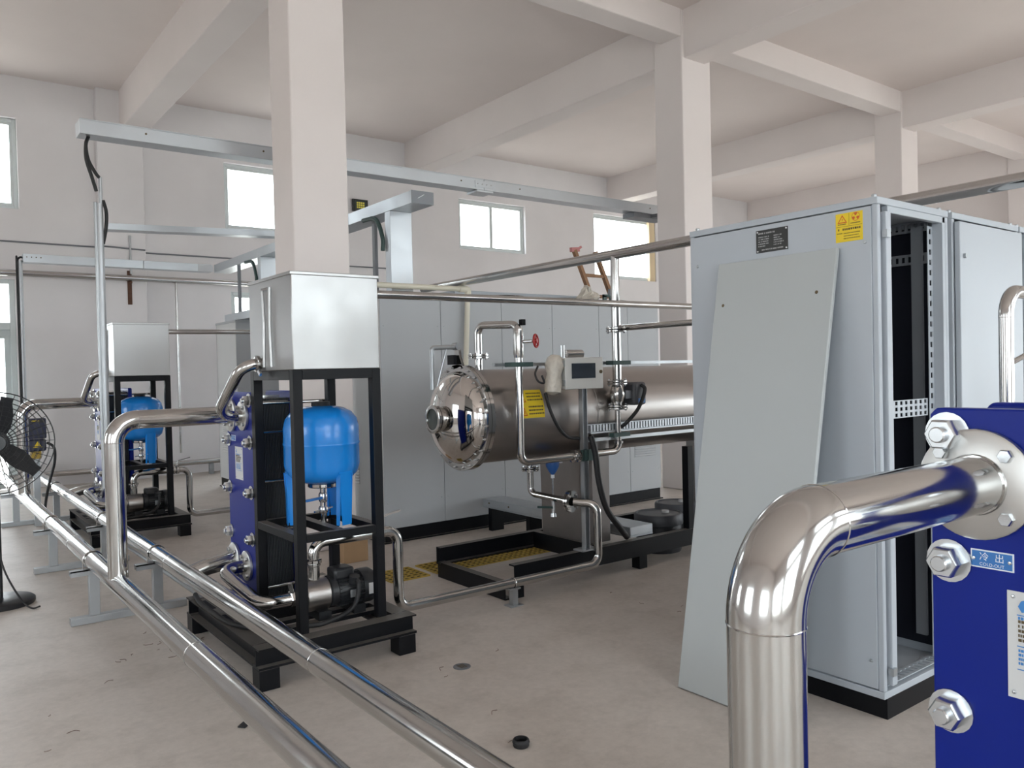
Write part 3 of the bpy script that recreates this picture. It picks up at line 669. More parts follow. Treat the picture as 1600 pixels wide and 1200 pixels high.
# pipework on the vessel
YB = 4.24
t = T('gas_pipe', 'steel pipe looping from vessel top down its near side with red valve wheel', 'steel pipe', (3.27, YB, .88))
MB().tube([(3.21, VY, VZ + VR - .01), (3.21, VY, 1.605)], .028, 0, 16).build('lower_stub', 'steel', t)
flange(t, (3.21, VY, 1.585), (0, 0, 1), .072, .014, 4, .056, .009); flange(t, (3.21, VY, 1.602), (0, 0, 1), .072, .014, 4, .056, .009)
MB().tube([(3.21, VY, 1.61), (3.21, VY, 1.815), (3.27, YB, 1.80), (3.27, YB, .885), (3.74, YB, .885)], .027, .06, 18, 8).build('loop_pipe', 'steel', t)
q = MB(); q.lathe([(.03, 1.58), (.034, 1.6), (.034, 1.76), (.03, 1.78)], (3.27, YB, 0), (0, 0, 1), 16); q.build('valve_body', 'steel', t)
q = MB(); q.cyl((3.29, YB - .01, 1.685), (3.365, YB - .055, 1.69), .012, n=10); q.build('valve_stem', 'bolt', t)
wc = V((3.372, YB - .06, 1.69)); wa = V((.5, -.85, .05)); q = MB(); q.torus(wc, wa, .042, .007, 24, 8); x_, y_ = q.frame(wa)
for i in range(5):
    a = 2 * math.pi * i / 5; q.cyl(wc, wc + (x_ * math.cos(a) + y_ * math.sin(a)) * .042, .005, n=6)
q.lathe([(.014, -.008), (.014, .01)], wc, wa, 12); q.build('hand_wheel', 'red', t)
B(3.295, 3.32, YB - .02, YB + .02, 1.795, 1.835).build('pipe_plug', 'black', t)
q = MB(); q.lathe([(.03, 3.72), (.046, 3.725), (.046, 3.742), (.034, 3.745), (.034, 3.775), (.046, 3.778), (.046, 3.795), (.03, 3.8)], (0, YB, .887), (1, 0, 0), 20); q.build('clamp_coupling', 'steel', t)
MB().tube([(3.74, YB, .887), (4.175, YB, .893), (4.175, YB, .96)], .027, .06, 18, 8).build('bottom_pipe', 'steel', t)
MB().tube([(4.175, YB, .95), (4.175, YB, 1.19)], .022, 0, 16).build('upper_pipe', 'steel', t)
clampring(t, (4.175, YB, .955), (0, 0, 1), .024)
B(3.78, 3.9, YB - .05, YB - .028, .85, .93).build('strut_clamp', 'green_dark', t)
t2 = T('valve_riser', 'vertical steel pipe with stacked flanges and motor valve', 'steel pipe', (4.175, YB, 1.2))
MB().tube([(4.175, YB, 1.19), (4.175, YB, 2.32)], .033, 0, 18).build('pipe', 'steel', t2)
for z in (1.195, 1.375, 1.76):
    flange(t2, (4.175, YB, z), (0, 0, 1), .075, .014, 4, .059, .009); flange(t2, (4.175, YB, z + .019), (0, 0, 1), .075, .014, 4, .059, .009)
MB().lathe([(.04, 1.245), (.05, 1.27), (.058, 1.30), (.05, 1.34), (.04, 1.37)], (4.175, YB, 0), (0, 0, 1), 20).build('ball_valve', 'steel', t2)
B(4.23, 4.29, YB - .03, YB + .03, 1.27, 1.33).build('actuator_neck', 'rail_grey', t2)
B(4.29, 4.42, YB - .06, YB + .06, 1.22, 1.39).build('actuator', 'drum_grey', t2, .02)
B(4.33, 4.40, YB - .062, YB - .06, 1.235, 1.27).build('actuator_label', 'label_blue', t2)
MB().tube([(4.235, YB + .05, 1.75), (4.235, YB + .05, 1.56), (4.235, YB + .05, 1.40)], .02, 0, 12).build('bypass_pipe', 'steel', t2)
MB().tube([(4.235, YB + .05, 1.72), (4.235, YB + .05, 1.79), (4.235, 2.8, 1.79)], .022, .05, 14).build('side_pipe', 'steel', t2)
o = MB().curve([(4.36, YB - .06, 1.37), (4.37, YB - .09, 1.33), (4.31, YB - .08, 1.2), (4.23, YB - .04, 1.1), (4.2, YB, 1.06)], .014, 10).build('flexible_conduit', 'black_rubber'); tag(o, 'black flexible conduit hanging from the motor valve', 'conduit')
# strut tying the pipes together
st = T('support_strut', 'level zinc strut clamped across the vessel pipes', 'strut', (4.0, YB, 1.53))
MB().bar((3.1, YB + .05, 1.535), (6.0, YB + .05, 1.535), .03, .022).build('strut', 'zinc', st)
for x in (3.27, 4.19): B(x - .09, x + .09, YB + .03 - .07, YB + .034, 1.52, 1.55).build('pipe_clamp', 'green_dark', st)
# long overhead pipe
t = T('overhead_pipe', 'long steel pipe passing above the grey cabinets and vessel', 'steel pipe', (4.175, 4, 2.3))
MB().tube([(4.175, 6.95, 2.325), (4.175, 2.0, 2.325), (4.175, -1.2, 2.345)], .036, 0, 20).build('pipe', 'steel', t)
MB().torus((4.175, 3.0, 2.325), (0, 1, 0), .036, .002, 20, 6).build('weld_bead', 'steel', t)
# drain line under the vessel with transmitter
t = T('drain_pipe', 'short steel drain pipe under the vessel with flange and small tap', 'steel pipe', (3.63, 4.4, .5))
DX, DY = 3.63, 4.6
MB().tube([(DX, DY, VZ - VR + .01), (DX, DY, .6), (3.705, 4.245, .572)], .024, .05, 16, 8).build('pipe', 'steel', t)
flange(t, (DX, DY, .765), (0, 0, 1), .065, .012, 4, .05, .008); flange(t, (DX, DY, .781), (0, 0, 1), .065, .012, 4, .05, .008)
fx = V((3.702, 4.262, .573)); ax = V((.12, -.5, -.01)).normalized()
MB().ring(fx, ax, .075, 0, .014, 28).build('flange', 'steel', t); MB().ring(fx + ax * .018, ax, .075, 0, .014, 28).build('flange', 'steel', t)
x_, y_ = MB().frame(ax)
for i in range(4):
    a = math.pi / 4 + i * math.pi / 2; q = MB(); c = fx + (x_ * math.cos(a) + y_ * math.sin(a)) * .058; hexbolt(q, c + ax * .032, ax, .009, .012); hexbolt(q, c, -ax, .009, .012); q.build('flange_bolt', 'bolt', t)
q = MB(); q.cyl((3.675, 4.4, .575), (3.675, 4.4, .47), .013, n=10); q.cyl((3.675, 4.4, .475), (3.675, 4.4, .45), .02, .024, 10); q.build('tap', 'bolt', t)
MB().bar((3.675, 4.4, .515), (3.55, 4.42, .53), .018, .014).build('tap_handle', 'green_dark', t)
t = T('pressure_transmitter', 'small blue pressure transmitter standing on the drain pipe', 'gauge', (3.675, 4.4, .6))
MB().cyl((3.675, 4.4, .6), (3.675, 4.4, .73), .006, n=8).build('stem', 'bolt', t); MB().cyl((3.675, 4.4, .725), (3.675, 4.4, .75), .014, n=10).build('cap_nut', 'white_print', t)
MB().lathe([(.012, .75), (.03, .775), (.048, .81), (.05, .85), (.044, .865)], (3.675, 4.4, 0), (0, 0, 1), 20).build('housing', 'transmitter', t)
MB().cyl((3.715, 4.4, .84), (3.755, 4.39, .84), .014, n=10).build('cable_gland', 'white_print', t)
# control box on its post
t = T('control_box', 'small white control box with dark screen in front of the vessel', 'control box', (3.8, 4.2, .22))
ya = 4.1
B(3.56, 3.885, ya, ya + .12, 1.365, 1.57).build('enclosure', 'box_white', t, .004)
dr = B(3.545, 3.89, ya - .014, ya, 1.36, 1.575).build('door', 'box_white', t, .004)
B(3.60, 3.815, ya - .018, ya - .014, 1.432, 1.535).build('screen', 'screen', dr)
MB().cyl((3.865, ya - .014, 1.475), (3.865, ya - .022, 1.475), .012, n=14).build('lock', 'ink', dr)
for z in (1.405, 1.535): B(3.535, 3.55, ya - .01, ya + .01, z - .02, z + .02).build('hinge', 'zinc', dr)
MB().lathe([(0, 0), (.03, .002), (.03, .15), (0, .152)], (3.625, ya + .08, 1.6), (1, 0, 0), 16).build('alarm_cylinder', 'steel', t)
for x in (3.575, 3.6): MB().cyl((x, ya + .06, 1.57), (x, ya + .06, 1.66), .004, n=6).build('antenna', 'bolt', t)
q = MB(); q.box(3.785, 3.79, 4.19, 4.23, .232, 1.365); q.box(3.785, 3.83, 4.226, 4.23, .232, 1.365); q.box(3.825, 3.83, 4.19, 4.23, .232, 1.365); q.build('post', 'zinc', t)
B(3.74, 3.9, 4.17, 4.27, .222, .232).build('foot_plate', 'zinc', t)
fl = MB(); fl.lathe([(.02, 0), (.055, .02), (.062, .08), (.05, .14), (.07, .2), (.055, .25), (.03, .27)], (3.49, ya + .06, 1.325), (.12, 0, 1), 14); fl.build('wrapping_film', 'plastic_film', t)
for nm, pts, r, lb in (('hose', [(3.40, ya + .1, 1.52), (3.36, ya + .08, 1.47), (3.37, ya + .06, 1.42), (3.41, ya + .05, 1.41), (3.40, ya + .06, 1.46)], .007, 'thin black cable loop left of the white control box'),
                       ('hose', [(3.46, ya + .1, 1.34), (3.50, ya + .1, 1.22), (3.57, ya + .1, 1.1), (3.66, ya + .11, 1.03), (3.78, ya + .13, 1.01)], .012, 'black cable sagging below the white control box'),
                       ('hose', [(3.84, 4.17, 1.02), (3.86, 4.15, .9), (3.88, 4.14, .7), (3.95, 4.14, .5), (4.1, 4.16, .34), (4.25, 4.25, .245)], .022, 'thick black hose hanging from control post to the skid')):
    tag(MB().curve(pts, r, 10).build(nm, 'black_rubber'), lb, 'cable', 'cables on the vessel')
# cable tray crossing the skid, drums, grating
t = T('floor_cable_tray', 'pale grey covered cable tray lying across the vessel skid', 'cable tray', (4.4, 5.3, .1))
B(4.32, 4.56, 4.28, 6.2, .222, .235).build('tray_base', 'tray', t); B(4.32, 4.56, 4.28, 6.2, .235, .30).build('tray_cover', 'tray', t, .004)
for y in (4.6, 5.2, 5.8, 6.1): MB().cyl((4.32, y, .268), (4.316, y, .268), .008, n=10).build('knock_out', 'ink', t)
for y in (5.55, 6.12): B(4.36, 4.5, y, y + .05, 0, .222).build('tray_leg', 'black', t)
def drum(x, y, z, lbl, r=.19):
    t = T('drum', lbl, 'drum', (x, y, z), 'grey drums')
    MB().lathe([(r * .93, .0), (r * .97, .02), (r * .97, .2), (r * .9, .22)], (x, y, z), (0, 0, 1), 36).build('drum_body', 'drum_dark', t)
    MB().lathe([(r * .9, .215), (r * 1.03, .22), (r * 1.05, .235), (r * 1.05, .29), (r * 1.0, .305), (r * .93, .308), (r * .9, .298), (0, .3)], (x, y, z), (0, 0, 1), 36).build('lid', 'drum_grey', t)
    MB().lathe([(.03, .3), (.03, .318), (0, .32)], (x + .06, y - .02, z), (0, 0, 1), 14).build('bung', 'paper', t)
drum(4.92, 4.55, .0, 'grey lidded drum inside the vessel skid, beside the cabinet edge'); drum(5.32, 4.72, .02, 'dark drum half hidden behind the leaning-panel cabinet', .17)
g = T('floor_grating', 'yellow grid grating set in floor beside the vessel skid', 'grating', (3.65, 5.25, 0))
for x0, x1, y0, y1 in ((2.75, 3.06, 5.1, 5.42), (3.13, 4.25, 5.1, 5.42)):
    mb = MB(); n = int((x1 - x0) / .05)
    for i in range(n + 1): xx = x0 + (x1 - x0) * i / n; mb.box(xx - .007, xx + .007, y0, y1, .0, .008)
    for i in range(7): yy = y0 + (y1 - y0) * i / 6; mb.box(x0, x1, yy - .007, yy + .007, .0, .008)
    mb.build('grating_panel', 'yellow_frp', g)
    B(x0, x1, y0, y1, .0, .002).build('pit_shade', 'dark_inside', g)  # dark sheet on the floor, painting the pit's shade between the bars
t = T('pipe_clamp_stand', 'small zinc clamp stand holding the discharge pipe at floor', 'pipe stand', (3.06, 4.09, 0))
B(3.02, 3.12, 4.05, 4.13, 0, .006).build('base_plate', 'zinc', t); q = MB(); q.box(3.05, 3.09, 4.07, 4.075, .006, .11); q.box(3.05, 3.054, 4.075, 4.11, .006, .11); q.box(3.03, 3.11, 4.065, 4.115, .105, .115); q.build('bracket', 'zinc', t)
MB().torus((3.07, 4.09, .145), (1, 0, 0), .034, .004, 24, 6).build('u_bolt', 'steel', t)
o = B(2.74, 2.95, 5.86, 6.1, 0, .2).build('cardboard_box', 'card', bev=.004); tag(o, 'brown cardboard box on floor behind the nearer pump', 'box')

# ---------------------------------------------------------------- big sheet-metal enclosures
def louvre(parent, org, u, v, n, wd, ht, rows, m):
    u = V(u); v = V(v); n = V(n); o = V(org)
    fr = MB(); fr.prism([(0, 0), (wd, 0), (wd, ht), (0, ht)], o, u, v, .002); lo = fr.build('louvre', m, parent)
    st = ht / rows
    for i in range(rows):
        q = MB(); a = o + n * .002 + v * (i * st + st * .15) + u * .008; w_ = wd - .016
        q.add([a, a + u * w_, a + u * w_ + n * .009 + v * st * .15, a + n * .009 + v * st * .15, a + v * st * .7, a + u * w_ + v * st * .7], [(0, 1, 2, 3), (3, 2, 5, 4)]); q.build('louvre_blade', m, lo)
def enclosure(name, lbl, x0, x1, y0, y1, zt, seams, vents, side_mat='enclosure_lit'):
    t = T(name, lbl, 'equipment enclosure', ((x0 + x1) / 2, (y0 + y1) / 2, 0), 'machine enclosures')
    B(x0 + .01, x1 - .01, y0 + .01, y1 - .01, 0, .12).build('plinth', 'black', t); B(x0 - .01, x1 + .01, y0 - .015, y1 + .01, .0, .012).build('plinth_flange', 'black', t)
    B(x0 + .012, x1 - .012, y0 + .012, y1 - .012, .12, zt - .01).build('core', 'dark_inside', t)
    xs = [x0] + seams + [x1]
    for a, b_ in zip(xs[:-1], xs[1:]):
        p = B(a + .002, b_ - .002, y0, y0 + .012, .125, zt - .03).build('panel', 'enclosure', t, .002)
        for x in (a + .035, b_ - .035):
            for z in (.35, zt - .3, (.1 + zt) / 2): MB().lathe([(.006, 0), (.004, .003)], (x, y0, z), (0, -1, 0), 8).build('screw', 'zinc', p)
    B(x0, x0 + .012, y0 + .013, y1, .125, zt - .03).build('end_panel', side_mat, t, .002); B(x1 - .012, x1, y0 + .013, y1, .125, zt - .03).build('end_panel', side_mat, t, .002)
    B(x0, x1, y1 - .012, y1, .125, zt - .03).build('back_panel', 'enclosure', t)
    B(x0 - .008, x1 + .008, y0 - .008, y1 + .008, zt - .03, zt).build('roof', 'enclosure', t, .003)
    for o, u, n, w_, h_, r_, m_ in vents: louvre(t, o, u, (0, 0, 1), n, w_, h_, r_, m_)
    return t
e1 = enclosure('machine_enclosure', 'large grey panelled machine enclosure behind the horizontal vessel', 3.34, 6.87, 6.3, 7.75, 2.215, [3.965, 4.66, 5.3, 5.95, 6.38],
          [((6.45, 6.3, .5), (1, 0, 0), (0, -1, 0), .34, .42, 16, 'enclosure'), ((3.34, 6.98, .48), (0, -1, 0), (-1, 0, 0), .22, .42, 16, 'enclosure_lit')])
enclosure('machine_enclosure', 'grey machine enclosure behind the heat exchanger, near back wall', 3.46, 6.9, 10.45, 11.25, 2.23, [4.1, 4.75, 5.4, 6.1],
          [((3.46, 11.1, .48), (0, -1, 0), (-1, 0, 0), .22, .42, 14, 'enclosure_lit')])
# rooftop fans and bits lying on the enclosure
for x, y, lb in ((5.0, 6.75, 'leftmost round fan guard on the enclosure roof'), (5.75, 6.75, 'second round fan guard on the enclosure roof'), (6.5, 6.75, 'rightmost round fan guard on the enclosure roof')):
    t = T('roof_fan', lb, 'fan', (x, y, 2.215), 'roof fans')
    MB().lathe([(.25, 2.215), (.25, 2.245), (.235, 2.25), (.235, 2.22)], (x, y, 0), (0, 0, 1), 36).build('fan_ring', 'black', t)
    q = MB()
    for r_ in (.05, .1, .15, .2, .235): q.torus((x, y, 2.258), (0, 0, 1), r_, .003, 32, 5)
    for i in range(8): a = math.pi * i / 4; q.cyl((x, y, 2.258), (x + .24 * math.cos(a), y + .24 * math.sin(a), 2.254), .003, n=5)
    q.build('guard', 'bolt', t)
    MB().lathe([(.07, 2.222), (.07, 2.248), (0, 2.25)], (x, y, 0), (0, 0, 1), 20).build('hub', 'motor_black', t)
o = B(4.75, 6.86, 7.25, 7.6, 2.215, 2.37).build('roof_duct', 'cabinet', bev=.006); tag(o, 'low blue-grey duct along the back of the enclosure roof', 'duct')
t = T('plastic_pipe', 'cream plastic pipe along enclosure roof edge, bending down its front', 'plastic pipe', (4.0, 6.25, 1.6))
MB().tube([(3.1, 6.25, 2.262), (4.24, 6.25, 2.262), (4.18, 6.25, 1.25)], .025, .02, 16).build('pipe', 'pvc', t)
MB().tube([(4.14, 6.25, 2.262), (4.242, 6.25, 2.262), (4.238, 6.25, 2.16)], .031, .02, 16).build('elbow', 'pvc', t)
# wooden ladder leaning behind the enclosure, plastic bag and clamp on the roof
t = T('wooden_ladder', 'rusty brown ladder end tilted on the enclosure roof', 'ladder', (6.8, 7.0, 2.215))
for dx in (0, .33): MB().bar((6.20 + dx, 6.95, 2.86), (6.50 + dx, 6.95, 2.235), .04, .05, (0, 1, 0)).build('rail', 'wood', t)
MB().bar((6.335, 6.95, 2.58), (6.665, 6.95, 2.58), .035, .03, (0, 1, 0)).build('rung', 'wood', t); MB().bar((6.45, 6.95, 2.34), (6.78, 6.95, 2.34), .035, .03, (0, 1, 0)).build('rung', 'wood', t)
q = MB(); q.bar((6.15, 6.95, 2.86), (6.27, 6.95, 2.87), .05, .04, (0, 1, 0)); q.bar((6.25, 6.95, 2.87), (6.31, 6.95, 2.905), .025, .02, (0, 1, 0)); q.build('red_cloth', 'pink', t)
bag = MB(); bag.lathe([(.02, 0), (.14, .0), (.15, .03), (.11, .07), (.07, .1), (.05, .15), (.02, .17), (0, .175)], (5.98, 6.5, 2.216), (-.15, 0, 1), 9); rn = random.Random(2)
for p in bag.v: p += V((rn.uniform(-.02, .02), rn.uniform(-.02, .02), rn.uniform(0, .02)))
tag(bag.build('plastic_bag', 'plastic_film', flat=True), 'crumpled pale plastic bag on the enclosure roof', 'bag')
t = T('roof_clamp', 'dark green clamp lying beside the plastic bag', 'clamp', (6.25, 6.5, 2.215)); q = MB(); q.box(6.2, 6.24, 6.47, 6.5, 2.216, 2.30); q.box(6.2, 6.33, 6.47, 6.5, 2.28, 2.31); q.box(6.3, 6.33, 6.47, 6.5, 2.216, 2.31); q.build('clamp_jaw', 'green_dark', t)
MB().cyl((6.30, 6.485, 2.3), (6.31, 6.485, 2.37), .025, n=12).build('clamp_screw', 'rail_grey', t)

# ---------------------------------------------------------------- electrical cabinets
CBX, CBY, CBZ = 3.228, 1.741, 2.183
def slotted(mb, a, b_, wd, th, nrm, pitch=.05, slot=.022, edge=.012):
    """perforated strip between two points: two edge strips and a bridge between each pair of holes"""
    a = V(a); b_ = V(b_); d = (b_ - a); L = d.length; d.normalize(); n = V(nrm).normalized(); s_ = d.cross(n)
    for sg in (-1, 1): mb.bar(a + s_ * sg * (wd / 2 - edge / 2), b_ + s_ * sg * (wd / 2 - edge / 2), edge, th, n)
    k_ = int(L / pitch)
    for i in range(k_ + 1):
        c = a + d * (L * i / k_); h = (L / k_ - slot) / 2
        lo = c - d * h if i else c; hi = c + d * h if i < k_ else c
        mb.bar(lo, hi, wd - 2 * edge, th, n)
def cabinet(x0, x1, lbl, door, y1=2.735):
    t = T('electrical_cabinet', lbl, 'electrical cabinet', ((x0 + x1) / 2, 2.24, 0), 'grey electrical cabinets')
    y0, z0, z1 = CBY, .118, CBZ
    B(x0 + .02, x1 - .005, y0 + .0, y1 - .01, 0, z0 - .03).build('plinth', 'black', t)
    B(x0, x1, y0, y1, z0 - .03, z0).build('base_frame', 'cabinet', t, .002)
    B(x0, x1, y0, y1, z1 - .03, z1).build('roof', 'cabinet', t, .003)
    B(x0 - .002, x0 + .014, y0 + .028, y1 - .02, z0 + .008, z1 - .036).build('side_panel', 'cabinet', t, .002)
    B(x1 - .012, x1, y0 + .03, y1 - .02, z0, z1 - .03).build('side_panel', 'cabinet', t, .002)
    B(x0 + .02, x1 - .02, y1 - .016, y1, z0, z1 - .03).build('back_panel', 'cabinet', t)
    for x in (x0, x1 - .03): 
        for y in (y0, y1 - .03): B(x + .002, x + .028, y + .002, y + .028, z0, z1 - .03).build('corner_post', 'cabinet', t, .004)
    for x, y in ((x0 + .03, y0 + .03), (x1 - .03, y0 + .03), (x1 - .03, y1 - .03), (x0 + .03, y1 - .03)): MB().lathe([(.012, 0), (.012, .012), (.008, .016)], (x, y, z1), (0, 0, 1), 6).build('roof_bolt', 'zinc', t)
    if door:
        dr = B(x0 + .012, x1 - .03, y0 - .028, y0 - .002, z0 + .01, z1 - .045).build('door', 'cabinet', t, .004)
        for z in (1.98, 1.1, .3): MB().lathe([(.011, 0), (.011, .012), (0, .012)], (x0 + .05, y0 - .028, z), (0, -1, 0), 12).build('door_lock', 'zinc', dr)
        return t
    # open front: flanged surround, perforated posts and mounting rails inside
    B(x0 + .045, x0 + .085, y0 - .012, y0 + .02, z0 + .02, z1 - .06).build('door_flange', 'cabinet', t, .003)
    for z in (2.03, .86, .2): B(x0 + .03, x0 + .06, y0 - .024, y0 - .002, z - .016, z + .016).build('hinge', 'zinc', t)
    B(x0 + .085, x1 - .03, y0 + .002, y0 + .03, z1 - .06, z1 - .03).build('header', 'cabinet', t, .003)
    B(x1 - .055, x1 - .03, y0 + .002, y0 + .05, z0, z1 - .03).build('door_seal', 'cabinet', t, .002)
    q = MB(); slotted(q, (x1 - .075, y0 + .05, z0 + .02), (x1 - .075, y0 + .05, z1 - .07), .045, .004, (0, -1, 0), .047, .024, .013); q.build('perforated_post', 'cabinet', t)
    q = MB(); slotted(q, (x0 + .06, y0 + .05, z0 + .02), (x0 + .06, y0 + .05, z1 - .07), .045, .004, (0, -1, 0), .047, .024, .013); q.build('perforated_post', 'cabinet', t)
    for y in (y1 - .07,):
        for x in (x0 + .06, x1 - .06): q = MB(); slotted(q, (x, y, z0 + .02), (x, y, z1 - .07), .045, .004, (0, -1, 0), .047, .024, .013); q.build('perforated_post', 'rail_grey', t)
    for z, y in ((2.0, 2.0), (1.78, 2.3), (z0 + .16, 2.3)): q = MB(); slotted(q, (x0 + .05, y, z), (x1 - .05, y, z), .05, .004, (0, -1, 0), .04, .02, .012); q.build('punched_rail', 'rail_grey', t)
    for i in range(3): q = MB(); slotted(q, (x0 + .09, 1.80, 1.262 + i * .026), (x1 - .1, 1.80, 1.262 + i * .026), .026, .004, (0, -1, 0), .04, .022, .005); q.build('punched_rail', 'cabinet', t)
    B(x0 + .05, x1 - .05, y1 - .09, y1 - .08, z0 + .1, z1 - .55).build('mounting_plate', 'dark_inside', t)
    B(x0 + .27, x0 + .33, 2.2, 2.215, 1.1, z1 - .06).build('inner_rail', 'rail_grey', t)
    B(x0 + .05, x1 - .05, 2.2, 2.23, 1.66, 1.72).build('inner_rail', 'rail_grey', t)
    q = MB(); slotted(q, (x0 + .05, y0 + .045, z0 + .012), (x1 - .05, y0 + .045, z0 + .012), .06, .004, (0, 0, 1), .035, .018, .012); q.build('floor_rail', 'cabinet', t)
    q = MB(); slotted(q, (x0 + .05, y0 + .4, z0 + .012), (x1 - .05, y0 + .4, z0 + .012), .06, .004, (0, 0, 1), .05, .022, .012); q.build('floor_rail', 'cabinet', t)
    rn = random.Random(4)
    for i in range(7): 
        x = x0 + .1 + rn.uniform(0, .4); z = rn.uniform(.75, 1.0)
        MB().curve([(x, 2.5, z + .15), (x + .03, 2.42, z), (x - .02, 2.45, z - .2), (x + .02, 2.5, z - .4)], .006, 6, 5).build('wire', rn.choice(('motor_black', 'yellow', 'rail_grey', 'motor_black')), t)
    for i in range(4): B(x0 + .12 + i * .1, x0 + .19 + i * .1, 2.56, 2.645, .6, .78).build('breaker', 'drum_dark', t)
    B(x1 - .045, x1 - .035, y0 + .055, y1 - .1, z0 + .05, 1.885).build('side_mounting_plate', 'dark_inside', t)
    B(x1 - .075, x1 - .06, 1.828, 1.878, z0 + .1, 2.12).build('side_rail', 'rail_grey', t)
    for z in (2.125, 1.975): q = MB(); slotted(q, (x1 - .05, 1.79, z), (x1 - .05, y1 - .1, z), .05, .004, (-1, 0, 0), .03, .014, .012); q.build('punched_rail', 'rail_grey', t)
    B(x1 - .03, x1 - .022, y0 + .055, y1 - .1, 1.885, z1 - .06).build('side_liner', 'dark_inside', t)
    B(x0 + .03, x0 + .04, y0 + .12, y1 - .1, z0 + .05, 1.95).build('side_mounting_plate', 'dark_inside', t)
    return t
c1 = cabinet(CBX, 3.85, 'grey electrical cabinet with open front and yellow warning sign', False)
for y in (CBY + .055, 2.735 - .05):
    for z in (2.0, .9, .24): MB().lathe([(.008, 0), (.006, .005), (0, .006)], (CBX - .002, y, z), (-1, 0, 0), 10).build('panel_screw', 'zinc', c1)
# rating plate and warning sign on the side panel
xs = CBX - .002; uu, vv, nn = V((0, -1, 0)), V((0, 0, 1)), V((-1, 0, 0))
pl = B(xs - .002, xs, 2.161, 2.331, 2.02, 2.125).build('rating_plate', 'plate_black', c1); rn = random.Random(8); q = MB()
textlines(q, (xs - .0022, 2.318, 2.106), uu, vv, nn, .13, 1, .007, .01, rn); textlines(q, (xs - .0022, 2.318, 2.09), uu, vv, nn, .065, 5, .005, .0105, rn); textlines(q, (xs - .0022, 2.235, 2.09), uu, vv, nn, .055, 5, .005, .0105, rn); textlines(q, (xs - .0022, 2.30, 2.03), uu, vv, nn, .11, 1, .006, .01, rn, False)
q.build('engraving', 'plate_text', pl)
for y in (2.169, 2.323):
    for z in (2.028, 2.117): MB().lathe([(.005, 0), (.004, .002), (0, .003)], (xs - .002, y, z), (-1, 0, 0), 10).build('rivet', 'bolt', pl)
ys0, zs0, sw, sh = 1.926, 2.013, .122, .122
sg = B(xs - .0012, xs, ys0 - sw, ys0, zs0, zs0 + sh).build('warning_sign', 'yellow', c1)
def P2(a, b_): return V((xs - .0016, ys0 - a * sw, zs0 + b_ * sh))
q = MB()
def tri(o, i):
    for j in range(3): k2 = (j + 1) % 3; q.add([P2(*o[j]), P2(*o[k2]), P2(*i[k2]), P2(*i[j])], [(0, 1, 2, 3)])
tri([(.07, .66), (.43, .66), (.25, .95)], [(.125, .695), (.375, .695), (.25, .89)])
q.add([P2(.27, .85), P2(.22, .77), P2(.25, .77), P2(.235, .71), P2(.285, .79), P2(.255, .79)], [(0, 1, 2), (0, 2, 5), (2, 3, 5), (3, 4, 5)])
cx, cy = .75, .83
def pol(r_, a): return P2(cx + r_ * math.cos(math.radians(a)), cy + r_ * math.sin(math.radians(a)))
for a0 in (60, 180, 300):
    for j in range(6): q.add([pol(.04, a0 + j * 10), pol(.13, a0 + j * 10), pol(.13, a0 + j * 10 + 10), pol(.04, a0 + j * 10 + 10)], [(0, 1, 2, 3)])
for j in range(24): q.add([pol(.135, j * 15), pol(.15, j * 15), pol(.15, j * 15 + 15), pol(.135, j * 15 + 15)], [(0, 1, 2, 3)])
q.build('warning_symbols', 'red_print', sg); q = MB()
for a, b_, w_, h_ in ((.09, .60, .3, .035), (.56, .60, .36, .035), (.09, .40, .07, .07), (.26, .40, .66, .07), (.05, .29, .2, .03), (.3, .28, .6, .03), (.3, .19, .55, .03), (.3, .1, .6, .03)):
    x = a
    while x < a + w_: l = rn.uniform(.6, 1.1) * h_; q.add([P2(x, b_), P2(min(x + l, a + w_), b_), P2(min(x + l, a + w_), b_ + h_), P2(x, b_ + h_)], [(0, 1, 2, 3)]); x += l + h_ * .35
for a0, b0, a1, b1 in ((.495, .56, .505, .98), (.02, .53, .98, .54)): q.add([P2(a0, b0), P2(a1, b0), P2(a1, b1), P2(a0, b1)], [(0, 1, 2, 3)])
q.build('warning_print', 'ink', sg)
cabinet(3.888, 4.62, 'grey electrical cabinet with closed door, second in the row', True)
cabinet(4.64, 5.37, 'open grey electrical cabinet at the right edge, third in row', False)
# loose panel leaning on the first cabinet
t = T('leaning_panel', 'loose pale grey sheet panel leaning against the cabinet side', 'metal panel', (2.86, 2.21, 0))
q = MB(); a = V((2.842, 0, 0)); b_ = V((3.198, 0, 1.985)); d_ = (b_ - a); n_ = V((-d_.z, 0, d_.x)).normalized(); th = .022
pv = [a + n_ * 0, b_ + n_ * 0, b_ - n_ * th, a - n_ * th]
vs = [V((p.x, y, p.z + .006)) for y in (1.935, 2.53) for p in pv]
# the panel stands a little askew: lower edge slid towards the camera side
for i, p in enumerate(vs):
    if i in (1, 2): p.y -= .03
q.add(vs, [(0, 1, 2, 3), (7, 6, 5, 4), (0, 4, 5, 1), (1, 5, 6, 2), (2, 6, 7, 3), (3, 7, 4, 0)])
pn = q.build('panel_sheet', 'cabinet_panel', t, .004)
for y, z in ((1.985, 1.8), (2.48, 1.78), (1.99, .95), (2.0, .2)):
    p = a + d_ * (z / 1.985); MB().lathe([(.008, 0), (.006, .001)], (p.x, y, p.z + .006), n_, 12).build('screw_hole', 'ink', t)

